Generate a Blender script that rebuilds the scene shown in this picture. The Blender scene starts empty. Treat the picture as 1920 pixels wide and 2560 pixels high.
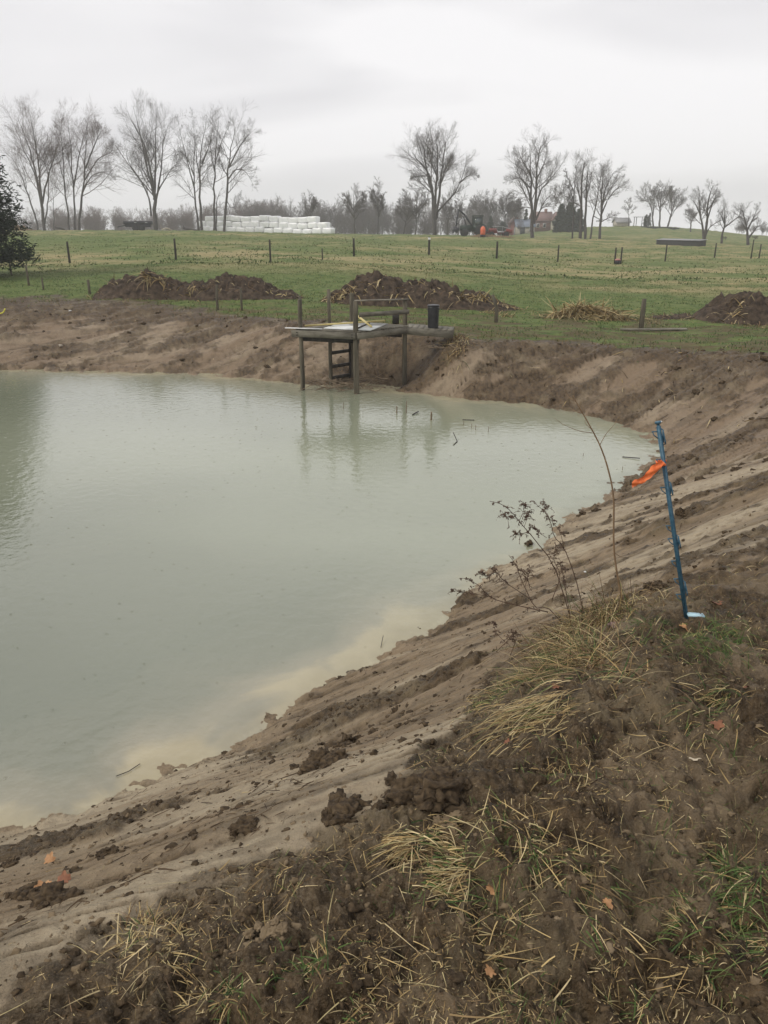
import bpy, math, random
import numpy as np
from mathutils import Vector
random.seed(7); RNG = np.random.default_rng(7)
C = bpy.context.scene.collection
SC = bpy.context.scene
# ------------------------------------------------------------------ camera
EYE = 3.7; PITCH = math.radians(20.4); F = 1934.0
CP, SP = math.cos(PITCH), math.sin(PITCH)
cd = bpy.data.cameras.new('camera'); cam = bpy.data.objects.new('camera', cd); C.objects.link(cam)
cam.location = (0, 0, EYE); cam.rotation_euler = (math.radians(90) - PITCH, 0, 0)
cd.sensor_fit = 'VERTICAL'; cd.sensor_height = 36; cd.lens = F / 2560 * 36
cd.clip_start = 0.05; cd.clip_end = 5000
SC.camera = cam
# ------------------------------------------------------------------ world + sun
SC.view_settings.view_transform = 'Standard'; SC.view_settings.look = 'None'
SC.view_settings.exposure = 0.12; SC.view_settings.gamma = 1.0
W = bpy.data.worlds.new('World'); SC.world = W; W.use_nodes = True
nt = W.node_tree; N = nt.nodes; L = nt.links; N.clear()
SUN_EL, SUN_ROT = math.radians(44), math.radians(245)
def nd(N, t, **k):
    n = N.new(t)
    for a, v in k.items():
        if hasattr(n, a): setattr(n, a, v)
        else: n.inputs[a.replace('_', ' ')].default_value = v
    return n
sky = nd(N, 'ShaderNodeTexSky', sky_type='NISHITA', sun_disc=False, sun_elevation=SUN_EL, sun_rotation=SUN_ROT)
sky.dust_density = 4
hs = nd(N, 'ShaderNodeHueSaturation'); hs.inputs['Saturation'].default_value = 0.12
L.new(sky.outputs[0], hs.inputs['Color'])
tc = nd(N, 'ShaderNodeTexCoord'); mp = nd(N, 'ShaderNodeMapping'); mp.inputs['Scale'].default_value = (1.0, 1.0, 5.0)
mp.inputs['Rotation'].default_value = (0.0, 0.10, 0.3)
L.new(tc.outputs['Generated'], mp.inputs['Vector'])
n1 = nd(N, 'ShaderNodeTexNoise'); n1.inputs['Scale'].default_value = 1.5; n1.inputs['Detail'].default_value = 3.5; n1.inputs['Roughness'].default_value = .42; n1.inputs['Distortion'].default_value = .5
L.new(mp.outputs[0], n1.inputs['Vector'])
cr = nd(N, 'ShaderNodeValToRGB')
cr.color_ramp.elements[0].position = 0.34; cr.color_ramp.elements[0].color = (5.9, 5.85, 6.15, 1)
cr.color_ramp.elements[1].position = 0.62; cr.color_ramp.elements[1].color = (8.9, 8.8, 8.95, 1)
L.new(n1.outputs[0], cr.inputs[0])
sz = nd(N, 'ShaderNodeSeparateXYZ'); L.new(tc.outputs['Generated'], sz.inputs[0])
hz = nd(N, 'ShaderNodeMapRange'); L.new(sz.outputs[2], hz.inputs[0]); hz.inputs[1].default_value = 0; hz.inputs[2].default_value = .35; hz.inputs[3].default_value = 1.12; hz.inputs[4].default_value = 1.03
hv = nd(N, 'ShaderNodeVectorMath', operation='SCALE'); L.new(cr.outputs[0], hv.inputs[0]); L.new(hz.outputs[0], hv.inputs['Scale'])
mx = nd(N, 'ShaderNodeMix', data_type='RGBA'); mx.inputs[0].default_value = 0.95
L.new(hs.outputs[0], mx.inputs[6]); L.new(hv.outputs[0], mx.inputs[7])
bg = nd(N, 'ShaderNodeBackground'); bg.inputs[1].default_value = 0.1
L.new(mx.outputs[2], bg.inputs[0]); wo = nd(N, 'ShaderNodeOutputWorld'); L.new(bg.outputs[0], wo.inputs[0])
sd = bpy.data.lights.new('sun', 'SUN'); sd.energy = 1.45; sd.angle = math.radians(16); sd.color = (1, .95, .87)
so = bpy.data.objects.new('sun', sd); C.objects.link(so)
so.rotation_euler = (math.radians(90) - SUN_EL, 0, math.radians(180) - SUN_ROT)
cy = SC.cycles; cy.volume_bounces = 2; cy.max_bounces = 6; cy.transparent_max_bounces = 12; cy.use_denoising = True
cy.use_adaptive_sampling = True; cy.adaptive_threshold = 0.015
# ------------------------------------------------------------------ projection helpers (photo pixels 1920 x 2560)
def ray(px, py):
    h = (px - 960) / F; v = (1280 - py) / F
    return h, CP + SP * v, -SP + CP * v          # x, y, z per unit depth
def at_y(px, py, Y):
    h, f, u = ray(px, py); t = Y / f
    return np.array([h * t, Y, EYE + u * t])
def at_z(px, py, z):
    h, f, u = ray(px, py); t = (z - EYE) / u
    return np.array([h * t, f * t, z])
# ------------------------------------------------------------------ numpy noise
def _hash(ix, iy, s):
    h = (ix.astype(np.uint32) * np.uint32(374761393) + iy.astype(np.uint32) * np.uint32(668265263) + np.uint32((s * 2246822519 + 3266489917) & 0xFFFFFFFF))
    h = (h ^ (h >> np.uint32(13))) * np.uint32(1274126177)
    return (h ^ (h >> np.uint32(16))) & np.uint32(0xFFFF)
def pn(x, y, s=0):
    x = np.asarray(x, float); y = np.asarray(y, float)
    fx = np.floor(x); fy = np.floor(y); ix = fx.astype(np.int64); iy = fy.astype(np.int64)
    dx = x - fx; dy = y - fy
    u = dx * dx * dx * (dx * (dx * 6 - 15) + 10); v = dy * dy * dy * (dy * (dy * 6 - 15) + 10)
    def g(a, b):
        th = _hash(ix + a, iy + b, s) * (2 * math.pi / 65536.0)
        return np.cos(th) * (dx - a) + np.sin(th) * (dy - b)
    a = g(0, 0); b = g(1, 0); c = g(0, 1); d = g(1, 1)
    return 1.5 * ((a * (1 - u) + b * u) * (1 - v) + (c * (1 - u) + d * u) * v)
def fbm(x, y, s=0, o=4, lac=2.03, g=.5):
    r = 0; a = 1
    for i in range(o):
        r = r + a * pn(x, y, s + i * 17); x = x * lac + 5.1; y = y * lac - 3.7; a *= g
    return r
def ss(a, b, x):
    t = np.clip((x - a) / (b - a), 0, 1); return t * t * (3 - 2 * t)
# ------------------------------------------------------------------ shoreline (z = 0)
SH = [(0,2085),(90,2062),(185,2025),(270,1990),(400,1940),(480,1905),(570,1880),(600,1845),(690,1790),(780,1725),(850,1690),(960,1640),(1050,1590),(1120,1530),(1155,1490),(1200,1450),(1300,1392),(1360,1370),(1390,1330),(1420,1290),(1510,1258),(1560,1210),(1600,1180),(1632,1150),(1642,1118),(1620,1090),(1560,1062),(1460,1035),(1330,1010),(1180,1000),(1080,987),(1000,978),(900,965),(850,962),(780,962),(700,955),(600,945),(450,932),(300,930),(150,928),(0,927)]
shore = [tuple(at_z(px, py, 0)[:2]) for px, py in SH] + [(-15,20.6),(-21,17.5),(-24,11),(-20,5),(-13,1.6),(-7,1.6),(-4.2,2.8)]
shore = np.array(shore)
def sdist(x, y):
    """signed distance to the shoreline, land positive"""
    best = np.full(x.shape, 1e9); inside = np.zeros(x.shape, bool)
    n = len(shore)
    for i in range(n):
        ax, ay = shore[i]; bx, by = shore[(i + 1) % n]
        ex, ey = bx - ax, by - ay; l2 = ex * ex + ey * ey
        t = np.clip(((x - ax) * ex + (y - ay) * ey) / l2, 0, 1)
        d2 = (x - ax - t * ex) ** 2 + (y - ay - t * ey) ** 2
        best = np.minimum(best, d2)
        if ey != 0:
            c = ((ay > y) != (by > y)) & (x < ax + (y - ay) / ey * ex)
            inside ^= c
    d = np.sqrt(best)
    return np.where(inside, -d, d)
# ------------------------------------------------------------------ terrain
TA = np.array([(p - 960) / F / 1.05 for p in (-700, 0, 440, 840, 1086, 1240, 1400, 1600, 1760, 1920, 2600)])
TY = np.array([0, 3.5, 8, 14, 20, 24, 27, 48, 75, 100, 130, 150, 180, 230, 300, 420, 900.])
TZ = np.array([
 [2.05]*11,
 [1.8,1.8,1.85,1.9,1.95,2.0,2.0,2.05,2.1,2.1,2.1],
 [1.5,1.5,1.5,1.5,1.5,1.5,1.5,1.55,1.6,1.65,1.7],
 [1.3,1.3,1.3,1.3,1.3,1.3,1.3,1.3,1.35,1.4,1.4],
 [1.1,1.1,1.1,1.1,1.1,1.0,1.0,.95,.95,.95,1.0],
 [1.15,1.15,1.15,1.15,1.05,.95,.9,.85,.85,.85,.85],
 [1.25,1.25,1.22,1.18,1.1,1.0,.92,.86,.83,.82,.8],
 [1.35,1.45,1.78,1.7,1.35,1.1,.95,.85,.8,.75,.7],
 [1.8,1.95,2.25,2.1,1.65,1.35,1.1,.9,.78,.72,.6],
 [2.3,2.45,2.55,2.2,1.9,1.65,1.4,1.15,.87,.75,.5],
 [2.75,2.75,2.8,2.18,2.07,1.9,1.65,1.4,.93,.69,.4],
 [2.4,2.4,2.4,1.9,1.8,1.6,1.6,1.5,.8,.5,.2],
 [1,1,1,.9,.8,.9,1.8,2.1,1.0,.2,-.5],
 [-1,-1,-1,-1,-1,.3,2.75,3.4,2.2,-.1,-1.5],
 [-3,-3,-3,-3,-3,-1.5,1.5,2.2,1.5,-1,-2],
 [-4,-4,-4,-4,-4,-4,-3,-3,-3,-4,-4],
 [-6]*11])
def ztop(x, y):
    a = x / np.maximum(y, 8.0)
    yy = np.clip(y, 0, 899)
    r = 0
    for da, dy in ((-.03, -.04), (.03, -.04), (-.03, .04), (.03, .04), (0, 0)):
        aa = np.clip(a + da, TA[0], TA[-1] - 1e-6); yq = np.clip(yy * (1 + dy), 0, 899)
        i = np.clip(np.searchsorted(TY, yq, side='right') - 1, 0, len(TY) - 2); u = (yq - TY[i]) / (TY[i + 1] - TY[i]); u = u * u * (3 - 2 * u) * .5 + u * .5
        j = np.clip(np.searchsorted(TA, aa, side='right') - 1, 0, len(TA) - 2); v = (aa - TA[j]) / (TA[j + 1] - TA[j]); v = v * v * (3 - 2 * v) * .6 + v * .4
        r = r + TZ[i, j] * (1 - u) * (1 - v) + TZ[i + 1, j] * u * (1 - v) + TZ[i, j + 1] * (1 - u) * v + TZ[i + 1, j + 1] * u * v
    return r / 5
PX, PY = 9.0, 3.5
SLX = [-6, -3, -1.12,-.93,-.76,-.56,-.32,-.12,.06,.25,.39,.63,.95,1.23,1.54,1.75,2.46,3.04,5,9,14]
SLY = [.2, .8, 1.3,1.4,1.53,1.74,1.92,2.14,2.30,2.6,3.2,3.8,4.25,4.3,4.15,4.0,4.6,4.84,5.6,8,10]   # where the dark topsoil ends on the near bank
def terrain(x, y, fine=True):
    """height and masks"""
    x = np.asarray(x, float); y = np.asarray(y, float)
    d = np.full(x.shape, 30.0)
    near = (x > -34) & (x < 30) & (y > -16) & (y < 34)
    if near.any(): d[near] = sdist(x[near], y[near])
    zt = ztop(x, y)
    s = np.interp(y, [0, 5, 9, 14, 20], [.70, .66, .52, .47, .46])
    s = s * (1 - .5 * ss(1, 9, -x) * ss(15, 20, y))
    s = s + .35 * np.exp(-((x - 1.7) ** 2 / .9 + (y - 18.6) ** 2 / 1.5))
    bank = np.where(d > 0, s * d, np.maximum(-.9, .16 * d))
    k = .16
    hh = np.clip(.5 + .5 * (zt - bank) / k, 0, 1)
    z = zt * (1 - hh) + bank * hh - k * hh * (1 - hh)
    z = z - 1.05 * np.exp(-((x - .15) ** 2 / .6 + (y - 19.3) ** 2 / .6)) * ss(.2, 1, z + .4)
    t = np.where(d > 0, bank / np.maximum(zt, .2), -.1)
    far = ss(9, 13, y + .35 * x)              # far bank weight
    m = {}
    wn = fbm(x * .35, y * .35, 3, 3)
    z = z + .06 * wn * ss(.3, 3, d) * (1 + .02 * np.maximum(y - 30, 0))
    # groove coordinates
    r = np.hypot(x - PX, y - PY); th = np.arctan2(y - PY, PX - x) * 8
    gu = np.where(far > .5, (-.36 * x + .93 * y), th); gv = np.where(far > .5, .93 * x + .36 * y, r)
    fr = np.where(far > .5, 2.4, 2.9)
    warp = .25 * pn(gu * .8, gv * .35, 41)
    g1 = pn((gu + warp) * fr, gv * .16, 51); g2 = pn((gu + warp) * fr * 3.4, gv * .22, 52)
    cells = fbm(gu * np.where(far > .5, .85, 1.6), gv * .38, 61, 4) + .30 * fbm(x * 3.7, y * 3.7, 64, 3)
    slope = ss(-.05, .06, t) * (1 - ss(.85, 1.25, t + .15 * wn))
    lines = np.exp(-(g1 / .06) ** 2) * ss(-.35, .2, pn(gu * .8, gv * .25, 71)) + .8 * np.exp(-(g2 / .10) ** 2) * ss(-.5, .0, pn(gu * 1.3, gv * .4, 72)) * (1 - .5 * far)
    crumb = ss(-.25, .25, fbm(x * 9, y * 9, 73, 3)); lines = np.clip(lines, 0, 1) * (.35 + .65 * crumb)
    amp = np.where(far > .5, 3.2, 1.2)
    clods = fbm(x * 5, y * 5, 81, 4 if fine else 2)
    cl2 = fbm(x * 17, y * 17, 85, 4) if fine else 0
    rough = ss(.10, .32, cells + .06 * far * slope + .8 * ss(.68, .98, t) * (1 - ss(1.3, 2.2, t)) * far - .12 + .22 * far)      # dark broken soil
    tn = t + .10 * fbm(x * 1.1, y * 1.1, 77, 3)
    sl = np.interp(x, SLX, SLY) - y + .36 * fbm(x * 1.6, y * 1.6, 79, 4); soil = ss(-.02, .08, sl + .07 * fbm(x * 7, y * 7, 80, 3)); m['soil'] = soil
    rough = rough * (far * 1.0 + (1 - far) * 1.0)
    rough = np.clip(rough + 1.0 * soil + .8 * far * ss(.86, 1.0, tn) * (1 - ss(1.15, 1.5, tn)) + 1.6 * np.exp(-((x - .3) ** 2 / 1.1 + (y - 19.3) ** 2 / 1.3)), 0, 1)  # last term paints the shade of the cavity under the dock into the soil
    rough = rough * (1 - .38 * soil * ss(.10, .38, fbm(x * 1.5 + 4, y * 1.5, 78, 4)))
    lump = fbm(x * 1.9, y * 1.9, 83, 3)
    z = z + slope * amp * (.024 * g1 - .028 * lines + .010 * g2 * (1 - far) + .02 * cells)
    top = ss(.85, 1.1, t); mud = 1 - ss(1.05, 1.5, t * far)
    soilz = np.where(y < 34, 1, 0) * ss(-.02, .05, t)
    soft = 1 - .75 * far * top
    z = z + soilz * soft * (rough * (.05 * lump * (1 - .5 * far) + .05 * clods * (1 - .55 * slope) + .034 * cl2 * (1 - .4 * slope)) + (1 - rough) * (.006 * clods + .0035 * cl2)) * (1 + .6 * far)
    nearline = np.exp(-(t / .10) ** 2) * np.where(d > -.5, 1, 0)
    z = z + .055 * nearline * fbm(x * 2.9, y * 2.9, 90, 5, g=.6) * (1 + .8 * far)
    und = ss(.0, .5, -d)
    z = z + und * .03 * fbm(x * 1.1, y * 1.1, 95, 3)
    # masks
    m['d'] = d; m['t'] = t; m['far'] = far
    g_edge = 1.10 + .20 * fbm(x * 1.3, y * 1.3, 101, 4) + .25 * ss(8, 13, -x)
    # distance past the crest
    grass = ss(0, .28, t - g_edge) * far
    m['grass'] = np.where(y > 34, 1, grass) * np.where(y < 9, 0, 1)
    m['dark'] = (1 - .10 * slope) * np.clip(rough * (1 - .25 * far * (1 - ss(.8, 1, t))) + 1.0 * lines * slope + .5 * slope * ss(.1, .5, fbm(gu * fr * 1.6, gv * 1.1, 66, 4)), 0, 1)
    m['pale'] = ss(.0, .7, fbm(gu * 1.1, gv * .3, 111, 3) + .25) * slope
    return z, m
def ground(x, y):
    z, _ = terrain(np.array([float(x)]), np.array([float(y)]), False); return float(z[0])
def hit(px, py, lo=1.0, hi=300.0):
    """the ground point under a photo pixel"""
    h, f, u = ray(px, py); ts = np.exp(np.linspace(math.log(lo), math.log(hi), 1500))
    z, _ = terrain(h * ts, f * ts, False); below = (EYE + u * ts) < np.maximum(z, 0)
    i = int(np.argmax(below)) if below.any() else len(ts) - 1
    t = ts[i]; x, y = h * t, f * t
    return np.array([x, y, max(0, z[i])])
# ------------------------------------------------------------------ mesh helpers
def mesh_np(name, V, Fs, mat=None, parent=None, smooth=False, col=None, colname='col', link=True, mats=None):
    V = np.asarray(V, np.float32); me = bpy.data.meshes.new(name)
    if not isinstance(Fs, (list, tuple)): Fs = [Fs]
    Fs = [np.asarray(f, np.int32) for f in Fs if len(f)]
    me.vertices.add(len(V)); me.vertices.foreach_set('co', V.ravel())
    nl = sum(f.size for f in Fs); npol = sum(len(f) for f in Fs)
    me.loops.add(nl); me.loops.foreach_set('vertex_index', np.concatenate([f.ravel() for f in Fs]))
    me.polygons.add(npol); tot = np.concatenate([np.full(len(f), f.shape[1], np.int32) for f in Fs])
    st = np.concatenate([[0], np.cumsum(tot)[:-1]]).astype(np.int32)
    me.polygons.foreach_set('loop_start', st)
    me.update(calc_edges=True)
    if smooth: me.polygons.foreach_set('use_smooth', np.ones(npol, bool))
    cols = col if isinstance(col, dict) else ({colname: col} if col is not None else {})
    for cn, cv in cols.items():
        at = me.color_attributes.new(cn, 'FLOAT_COLOR', 'POINT'); cv = np.asarray(cv, np.float32)
        if cv.shape[1] == 3: cv = np.c_[cv, np.ones(len(cv), np.float32)]
        at.data.foreach_set('color', cv.ravel())
    if mat: me.materials.append(mat)
    me.validate(clean_customdata=False)
    o = bpy.data.objects.new(name, me); C.objects.link(o)
    if parent: o.parent = parent
    return o
def tag(o, label=None, cat=None, group=None, kind=None):
    if label: o['label'] = label
    if cat: o['category'] = cat
    if group: o['group'] = group
    if kind: o['kind'] = kind
    return o
def empty(name, loc, label, cat, group=None, rz=0):
    o = bpy.data.objects.new(name, None); o.location = [float(v) for v in loc]; o.rotation_euler = (0, 0, rz); o.empty_display_size = .1
    C.objects.link(o); return tag(o, label, cat, group)
class MB:
    """collects shapes, builds one mesh"""
    def __init__(s): s.V = []; s.F = {}; s.n = 0
    def add(s, V, Fs):
        V = np.asarray(V, float)
        for f in Fs:
            s.F.setdefault(len(f), []).append([i + s.n for i in f])
        s.V.append(V); s.n += len(V)
    def addnp(s, V, Fq):
        s.F.setdefault(Fq.shape[1], []).extend((Fq + s.n).tolist()); s.V.append(V); s.n += len(V)
    def box(s, c, size, rz=0, ry=0, rx=0, taper=1.0, bev=0):
        x, y, z = [v / 2 for v in size]; b = min(bev, x * .9, y * .9, z * .9)
        if b > 0:
            P = []
            for zz, ix in ((-z, b), (-z + b, 0), (z - b, 0), (z, b)):
                for sx, sy in ((-1, -1), (1, -1), (1, 1), (-1, 1)):
                    for q in (0, 1):
                        o1, o2 = (0, b) if (q == 0) == (sx * sy > 0) else (b, 0)
                        P.append((sx * (x - max(ix, 0) * .7 - o1 * 1), sy * (y - max(ix, 0) * .7 - o2), zz))
            P = np.array(P); Fq = []
            for k in range(3):
                for i in range(8): Fq.append((k * 8 + i, k * 8 + (i + 1) % 8, k * 8 + 8 + (i + 1) % 8, k * 8 + 8 + i))
            Fq.append(tuple(range(7, -1, -1))); Fq.append(tuple(range(24, 32)))
        else:
            P = np.array([(sx * x * (taper if sz > 0 else 1), sy * y * (taper if sz > 0 else 1), sz * z) for sz in (-1, 1) for sx, sy in ((-1, -1), (1, -1), (1, 1), (-1, 1))])
            Fq = [(3, 2, 1, 0), (4, 5, 6, 7), (0, 1, 5, 4), (1, 2, 6, 5), (2, 3, 7, 6), (3, 0, 4, 7)]
        R = rot(rx, ry, rz); s.add(P @ R.T + np.array(c), Fq)
    def tube(s, pts, r, n=8, cap=True, jit=0):
        pts = np.asarray(pts, float); r = np.broadcast_to(np.asarray(r, float), (len(pts),))
        V, Fq = tubes(pts[None], r[None], n)
        if jit: V = V + RNG.normal(0, jit, V.shape)
        s.addnp(V, Fq)
        if cap:
            b = s.n - len(V); k = len(pts)
            s.F.setdefault(n, []).append([b + i for i in range(n)][::-1]); s.F.setdefault(n, []).append([b + (k - 1) * n + i for i in range(n)])
    def beam(s, a, b, w, h, bev=0):
        a = np.array(a, float); b = np.array(b, float); d = b - a; l = np.linalg.norm(d)
        rz = math.atan2(d[1], d[0]); ry = -math.asin(d[2] / l)
        s.box((a + b) / 2, (l, w, h), rz, ry, bev=bev)
    def build(s, name, mat=None, parent=None, smooth=False, col=None):
        return mesh_np(name, np.concatenate(s.V), [np.array(f) for f in s.F.values()], mat, parent, smooth, col)
def rot(rx, ry, rz):
    cx, sx, cy_, sy, cz, sz = math.cos(rx), math.sin(rx), math.cos(ry), math.sin(ry), math.cos(rz), math.sin(rz)
    return np.array([[cz, -sz, 0], [sz, cz, 0], [0, 0, 1]]) @ np.array([[cy_, 0, sy], [0, 1, 0], [-sy, 0, cy_]]) @ np.array([[1, 0, 0], [0, cx, -sx], [0, sx, cx]])
def tubes(P, R, n):
    """N polylines (N,K,3) with radii (N,K) -> verts, quads"""
    N_, K, _ = P.shape
    T = np.gradient(P, axis=1); T /= np.linalg.norm(T, axis=2, keepdims=True) + 1e-9
    ref = np.where(np.abs(T[..., 2:3]) > .9, np.array([1., 0, 0]), np.array([0, 0, 1.]))
    A = np.cross(T, ref); A /= np.linalg.norm(A, axis=2, keepdims=True) + 1e-9
    B = np.cross(T, A)
    an = np.arange(n) * 2 * math.pi / n
    V = P[:, :, None, :] + R[:, :, None, None] * (A[:, :, None, :] * np.cos(an)[None, None, :, None] + B[:, :, None, :] * np.sin(an)[None, None, :, None])
    i = np.arange(N_)[:, None, None] * K * n; k = np.arange(K - 1)[None, :, None] * n; j = np.arange(n)[None, None, :]
    a = i + k + j; b = i + k + (j + 1) % n
    Fq = np.stack([a, b, b + n, a + n], -1).reshape(-1, 4)
    return V.reshape(-1, 3), Fq
# ------------------------------------------------------------------ materials
def M(name):
    m = bpy.data.materials.new(name); m.use_nodes = True; n = m.node_tree.nodes
    return m, n, m.node_tree.links, n['Principled BSDF']
def noise_mat(name, c1, c2, scale=8, rough=.7, bump=.3, spec=.4, stretch=(1, 1, 1), detail=6, coat=0, metal=0, bdist=.01):
    m, n, l, b = M(name)
    tc = nd(n, 'ShaderNodeTexCoord'); mp = nd(n, 'ShaderNodeMapping'); mp.inputs['Scale'].default_value = stretch
    l.new(tc.outputs['Object'], mp.inputs[0])
    t = nd(n, 'ShaderNodeTexNoise'); t.inputs['Scale'].default_value = scale; t.inputs['Detail'].default_value = detail; t.inputs['Roughness'].default_value = .6
    l.new(mp.outputs[0], t.inputs['Vector'])
    r = nd(n, 'ShaderNodeValToRGB'); r.color_ramp.elements[0].position = .35; r.color_ramp.elements[1].position = .68
    r.color_ramp.elements[0].color = (*c1, 1); r.color_ramp.elements[1].color = (*c2, 1)
    l.new(t.outputs[0], r.inputs[0]); l.new(r.outputs[0], b.inputs['Base Color'])
    b.inputs['Roughness'].default_value = rough; b.inputs['Specular IOR Level'].default_value = spec; b.inputs['Metallic'].default_value = metal
    b.inputs['Coat Weight'].default_value = coat
    if bump:
        bp = nd(n, 'ShaderNodeBump'); bp.inputs['Strength'].default_value = bump; bp.inputs['Distance'].default_value = bdist
        l.new(t.outputs[0], bp.inputs['Height']); l.new(bp.outputs[0], b.inputs['Normal'])
    return m
def attr_mat(name, rough=.7, spec=.3, cn='col', trans=0, var=.25, vscale=30):
    m, n, l, b = M(name)
    a = nd(n, 'ShaderNodeVertexColor', layer_name=cn)
    tc = nd(n, 'ShaderNodeTexCoord'); t = nd(n, 'ShaderNodeTexNoise'); t.inputs['Scale'].default_value = vscale; l.new(tc.outputs['Object'], t.inputs['Vector'])
    mr = nd(n, 'ShaderNodeMapRange'); mr.inputs[3].default_value = 1 - var * 1.6; mr.inputs[4].default_value = 1 + var * 1.6; l.new(t.outputs[0], mr.inputs[0])
    mm = nd(n, 'ShaderNodeVectorMath', operation='SCALE'); l.new(a.outputs[0], mm.inputs[0]); l.new(mr.outputs[0], mm.inputs['Scale'])
    l.new(mm.outputs[0], b.inputs['Base Color']); b.inputs['Roughness'].default_value = rough; b.inputs['Specular IOR Level'].default_value = spec
    return m
def ground_mat():
    m, n, l, b = M('ground_material')
    A = nd(n, 'ShaderNodeVertexColor', layer_name='m1'); B = nd(n, 'ShaderNodeVertexColor', layer_name='m2')
    sa = nd(n, 'ShaderNodeSeparateColor'); l.new(A.outputs[0], sa.inputs[0])   # dark, grass, pale
    sb = nd(n, 'ShaderNodeSeparateColor'); l.new(B.outputs[0], sb.inputs[0])   # near-top, dryfield, wet
    tc = nd(n, 'ShaderNodeTexCoord')
    def noise(sc, det=5, ro=.6, st=None):
        t = nd(n, 'ShaderNodeTexNoise'); t.inputs['Scale'].default_value = sc; t.inputs['Detail'].default_value = det; t.inputs['Roughness'].default_value = ro
        if st:
            mp = nd(n, 'ShaderNodeMapping'); mp.inputs['Scale'].default_value = st; l.new(tc.outputs['Object'], mp.inputs[0]); l.new(mp.outputs[0], t.inputs['Vector'])
        else: l.new(tc.outputs['Object'], t.inputs['Vector'])
        return t.outputs[0]
    def mix(f, a, c):
        x = nd(n, 'ShaderNodeMix', data_type='RGBA')
        (l.new(f, x.inputs[0]) if not isinstance(f, float) else setattr(x.inputs[0], 'default_value', f))
        for i, v in ((6, a), (7, c)):
            if isinstance(v, tuple): x.inputs[i].default_value = (*v, 1)
            else: l.new(v, x.inputs[i])
        return x.outputs[2]
    def rng(v, a, c, lo=0., hi=1.):
        r = nd(n, 'ShaderNodeMapRange'); l.new(v, r.inputs[0])
        for i, q in enumerate((a, c, lo, hi)): r.inputs[i + 1].default_value = q
        return r.outputs[0]
    def ma(op, a, c):
        x = nd(n, 'ShaderNodeMath', operation=op, use_clamp=(op != 'MULTIPLY_ADD'))
        for i, v in ((0, a), (1, c)):
            if isinstance(v, float): x.inputs[i].default_value = v
            else: l.new(v, x.inputs[i])
        return x.outputs[0]
    nf = noise(70, 5, .68); nm = noise(14, 6); nl_ = noise(2.2, 5); nff = noise(260, 2)
    clay = mix(rng(nm, .35, .68), (.215, .158, .096), (.335, .258, .165))
    clay = mix(rng(nl_, .4, .65, 0, .6), clay, (.235, .170, .105))
    clay = mix(ma('MULTIPLY', sa.outputs[2], rng(nm, .3, .6, .5, 1.)), clay, (.43, .355, .245))
    clay = mix(rng(nff, .62, .72, 0, .45), clay, (.11, .082, .06))
    clay = mix(ma('MULTIPLY', sb.outputs[2], rng(nl_, .2, .6, .85, .45)), clay, (.185, .130, .085))
    soil = mix(rng(nm, .35, .68), (.020, .0128, .0068), (.116, .077, .039))
    soil = mix(rng(nf, .55, .70, 0, .8), soil, (.19, .14, .08))
    soil = mix(rng(nl_, .52, .62, 0, .55), soil, (.200, .158, .095))
    soil = mix(rng(nf, .30, .42, .7, 0), soil, (.018, .013, .010))
    col = mix(ma('MULTIPLY', sa.outputs[0], rng(nf, .22, .5, .45, 1.)), clay, soil)
    # field grass
    gl = noise(.16, 6, .62, (1, 1.5, 1)); gs = noise(3.2, 6, .65, (1, 1, 1)); gm = noise(.9, 5, .6)
    g = mix(rng(gs, .35, .65), (.054, .096, .020), (.150, .186, .054))
    g = mix(rng(gm, .45, .7, 0, .55), g, (.150, .172, .062))
    dry = mix(rng(gs, .35, .65), (.24, .205, .09), (.36, .30, .155))
    g = mix(ma('MULTIPLY', sb.outputs[1], rng(gl, .42, .60)), g, dry)
    g = mix(rng(gs, .64, .72, 0, .75), g, (.035, .050, .020))
    g = mix(ma('MULTIPLY', sb.outputs[0], rng(gs, .3, .55, .35, .95)), g, mix(gm, (.05, .035, .02), (.17, .13, .065)))
    col = mix(sa.outputs[1], col, g)
    l.new(col, b.inputs['Base Color'])
    ro = rng(nm, .3, .7, .38, .72); l.new(mix(sa.outputs[1], ro, (.9, .9, .9)), b.inputs['Roughness'])
    b.inputs['Specular IOR Level'].default_value = .22
    bp = nd(n, 'ShaderNodeBump'); bp.inputs['Strength'].default_value = .9; bp.inputs['Distance'].default_value = .014
    bp2 = nd(n, 'ShaderNodeBump'); bp2.inputs['Strength'].default_value = .8; bp2.inputs['Distance'].default_value = .05
    l.new(nm, bp2.inputs['Height']); l.new(nf, bp.inputs['Height']); l.new(bp2.outputs[0], bp.inputs['Normal']); l.new(bp.outputs[0], b.inputs['Normal'])
    return m
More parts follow.
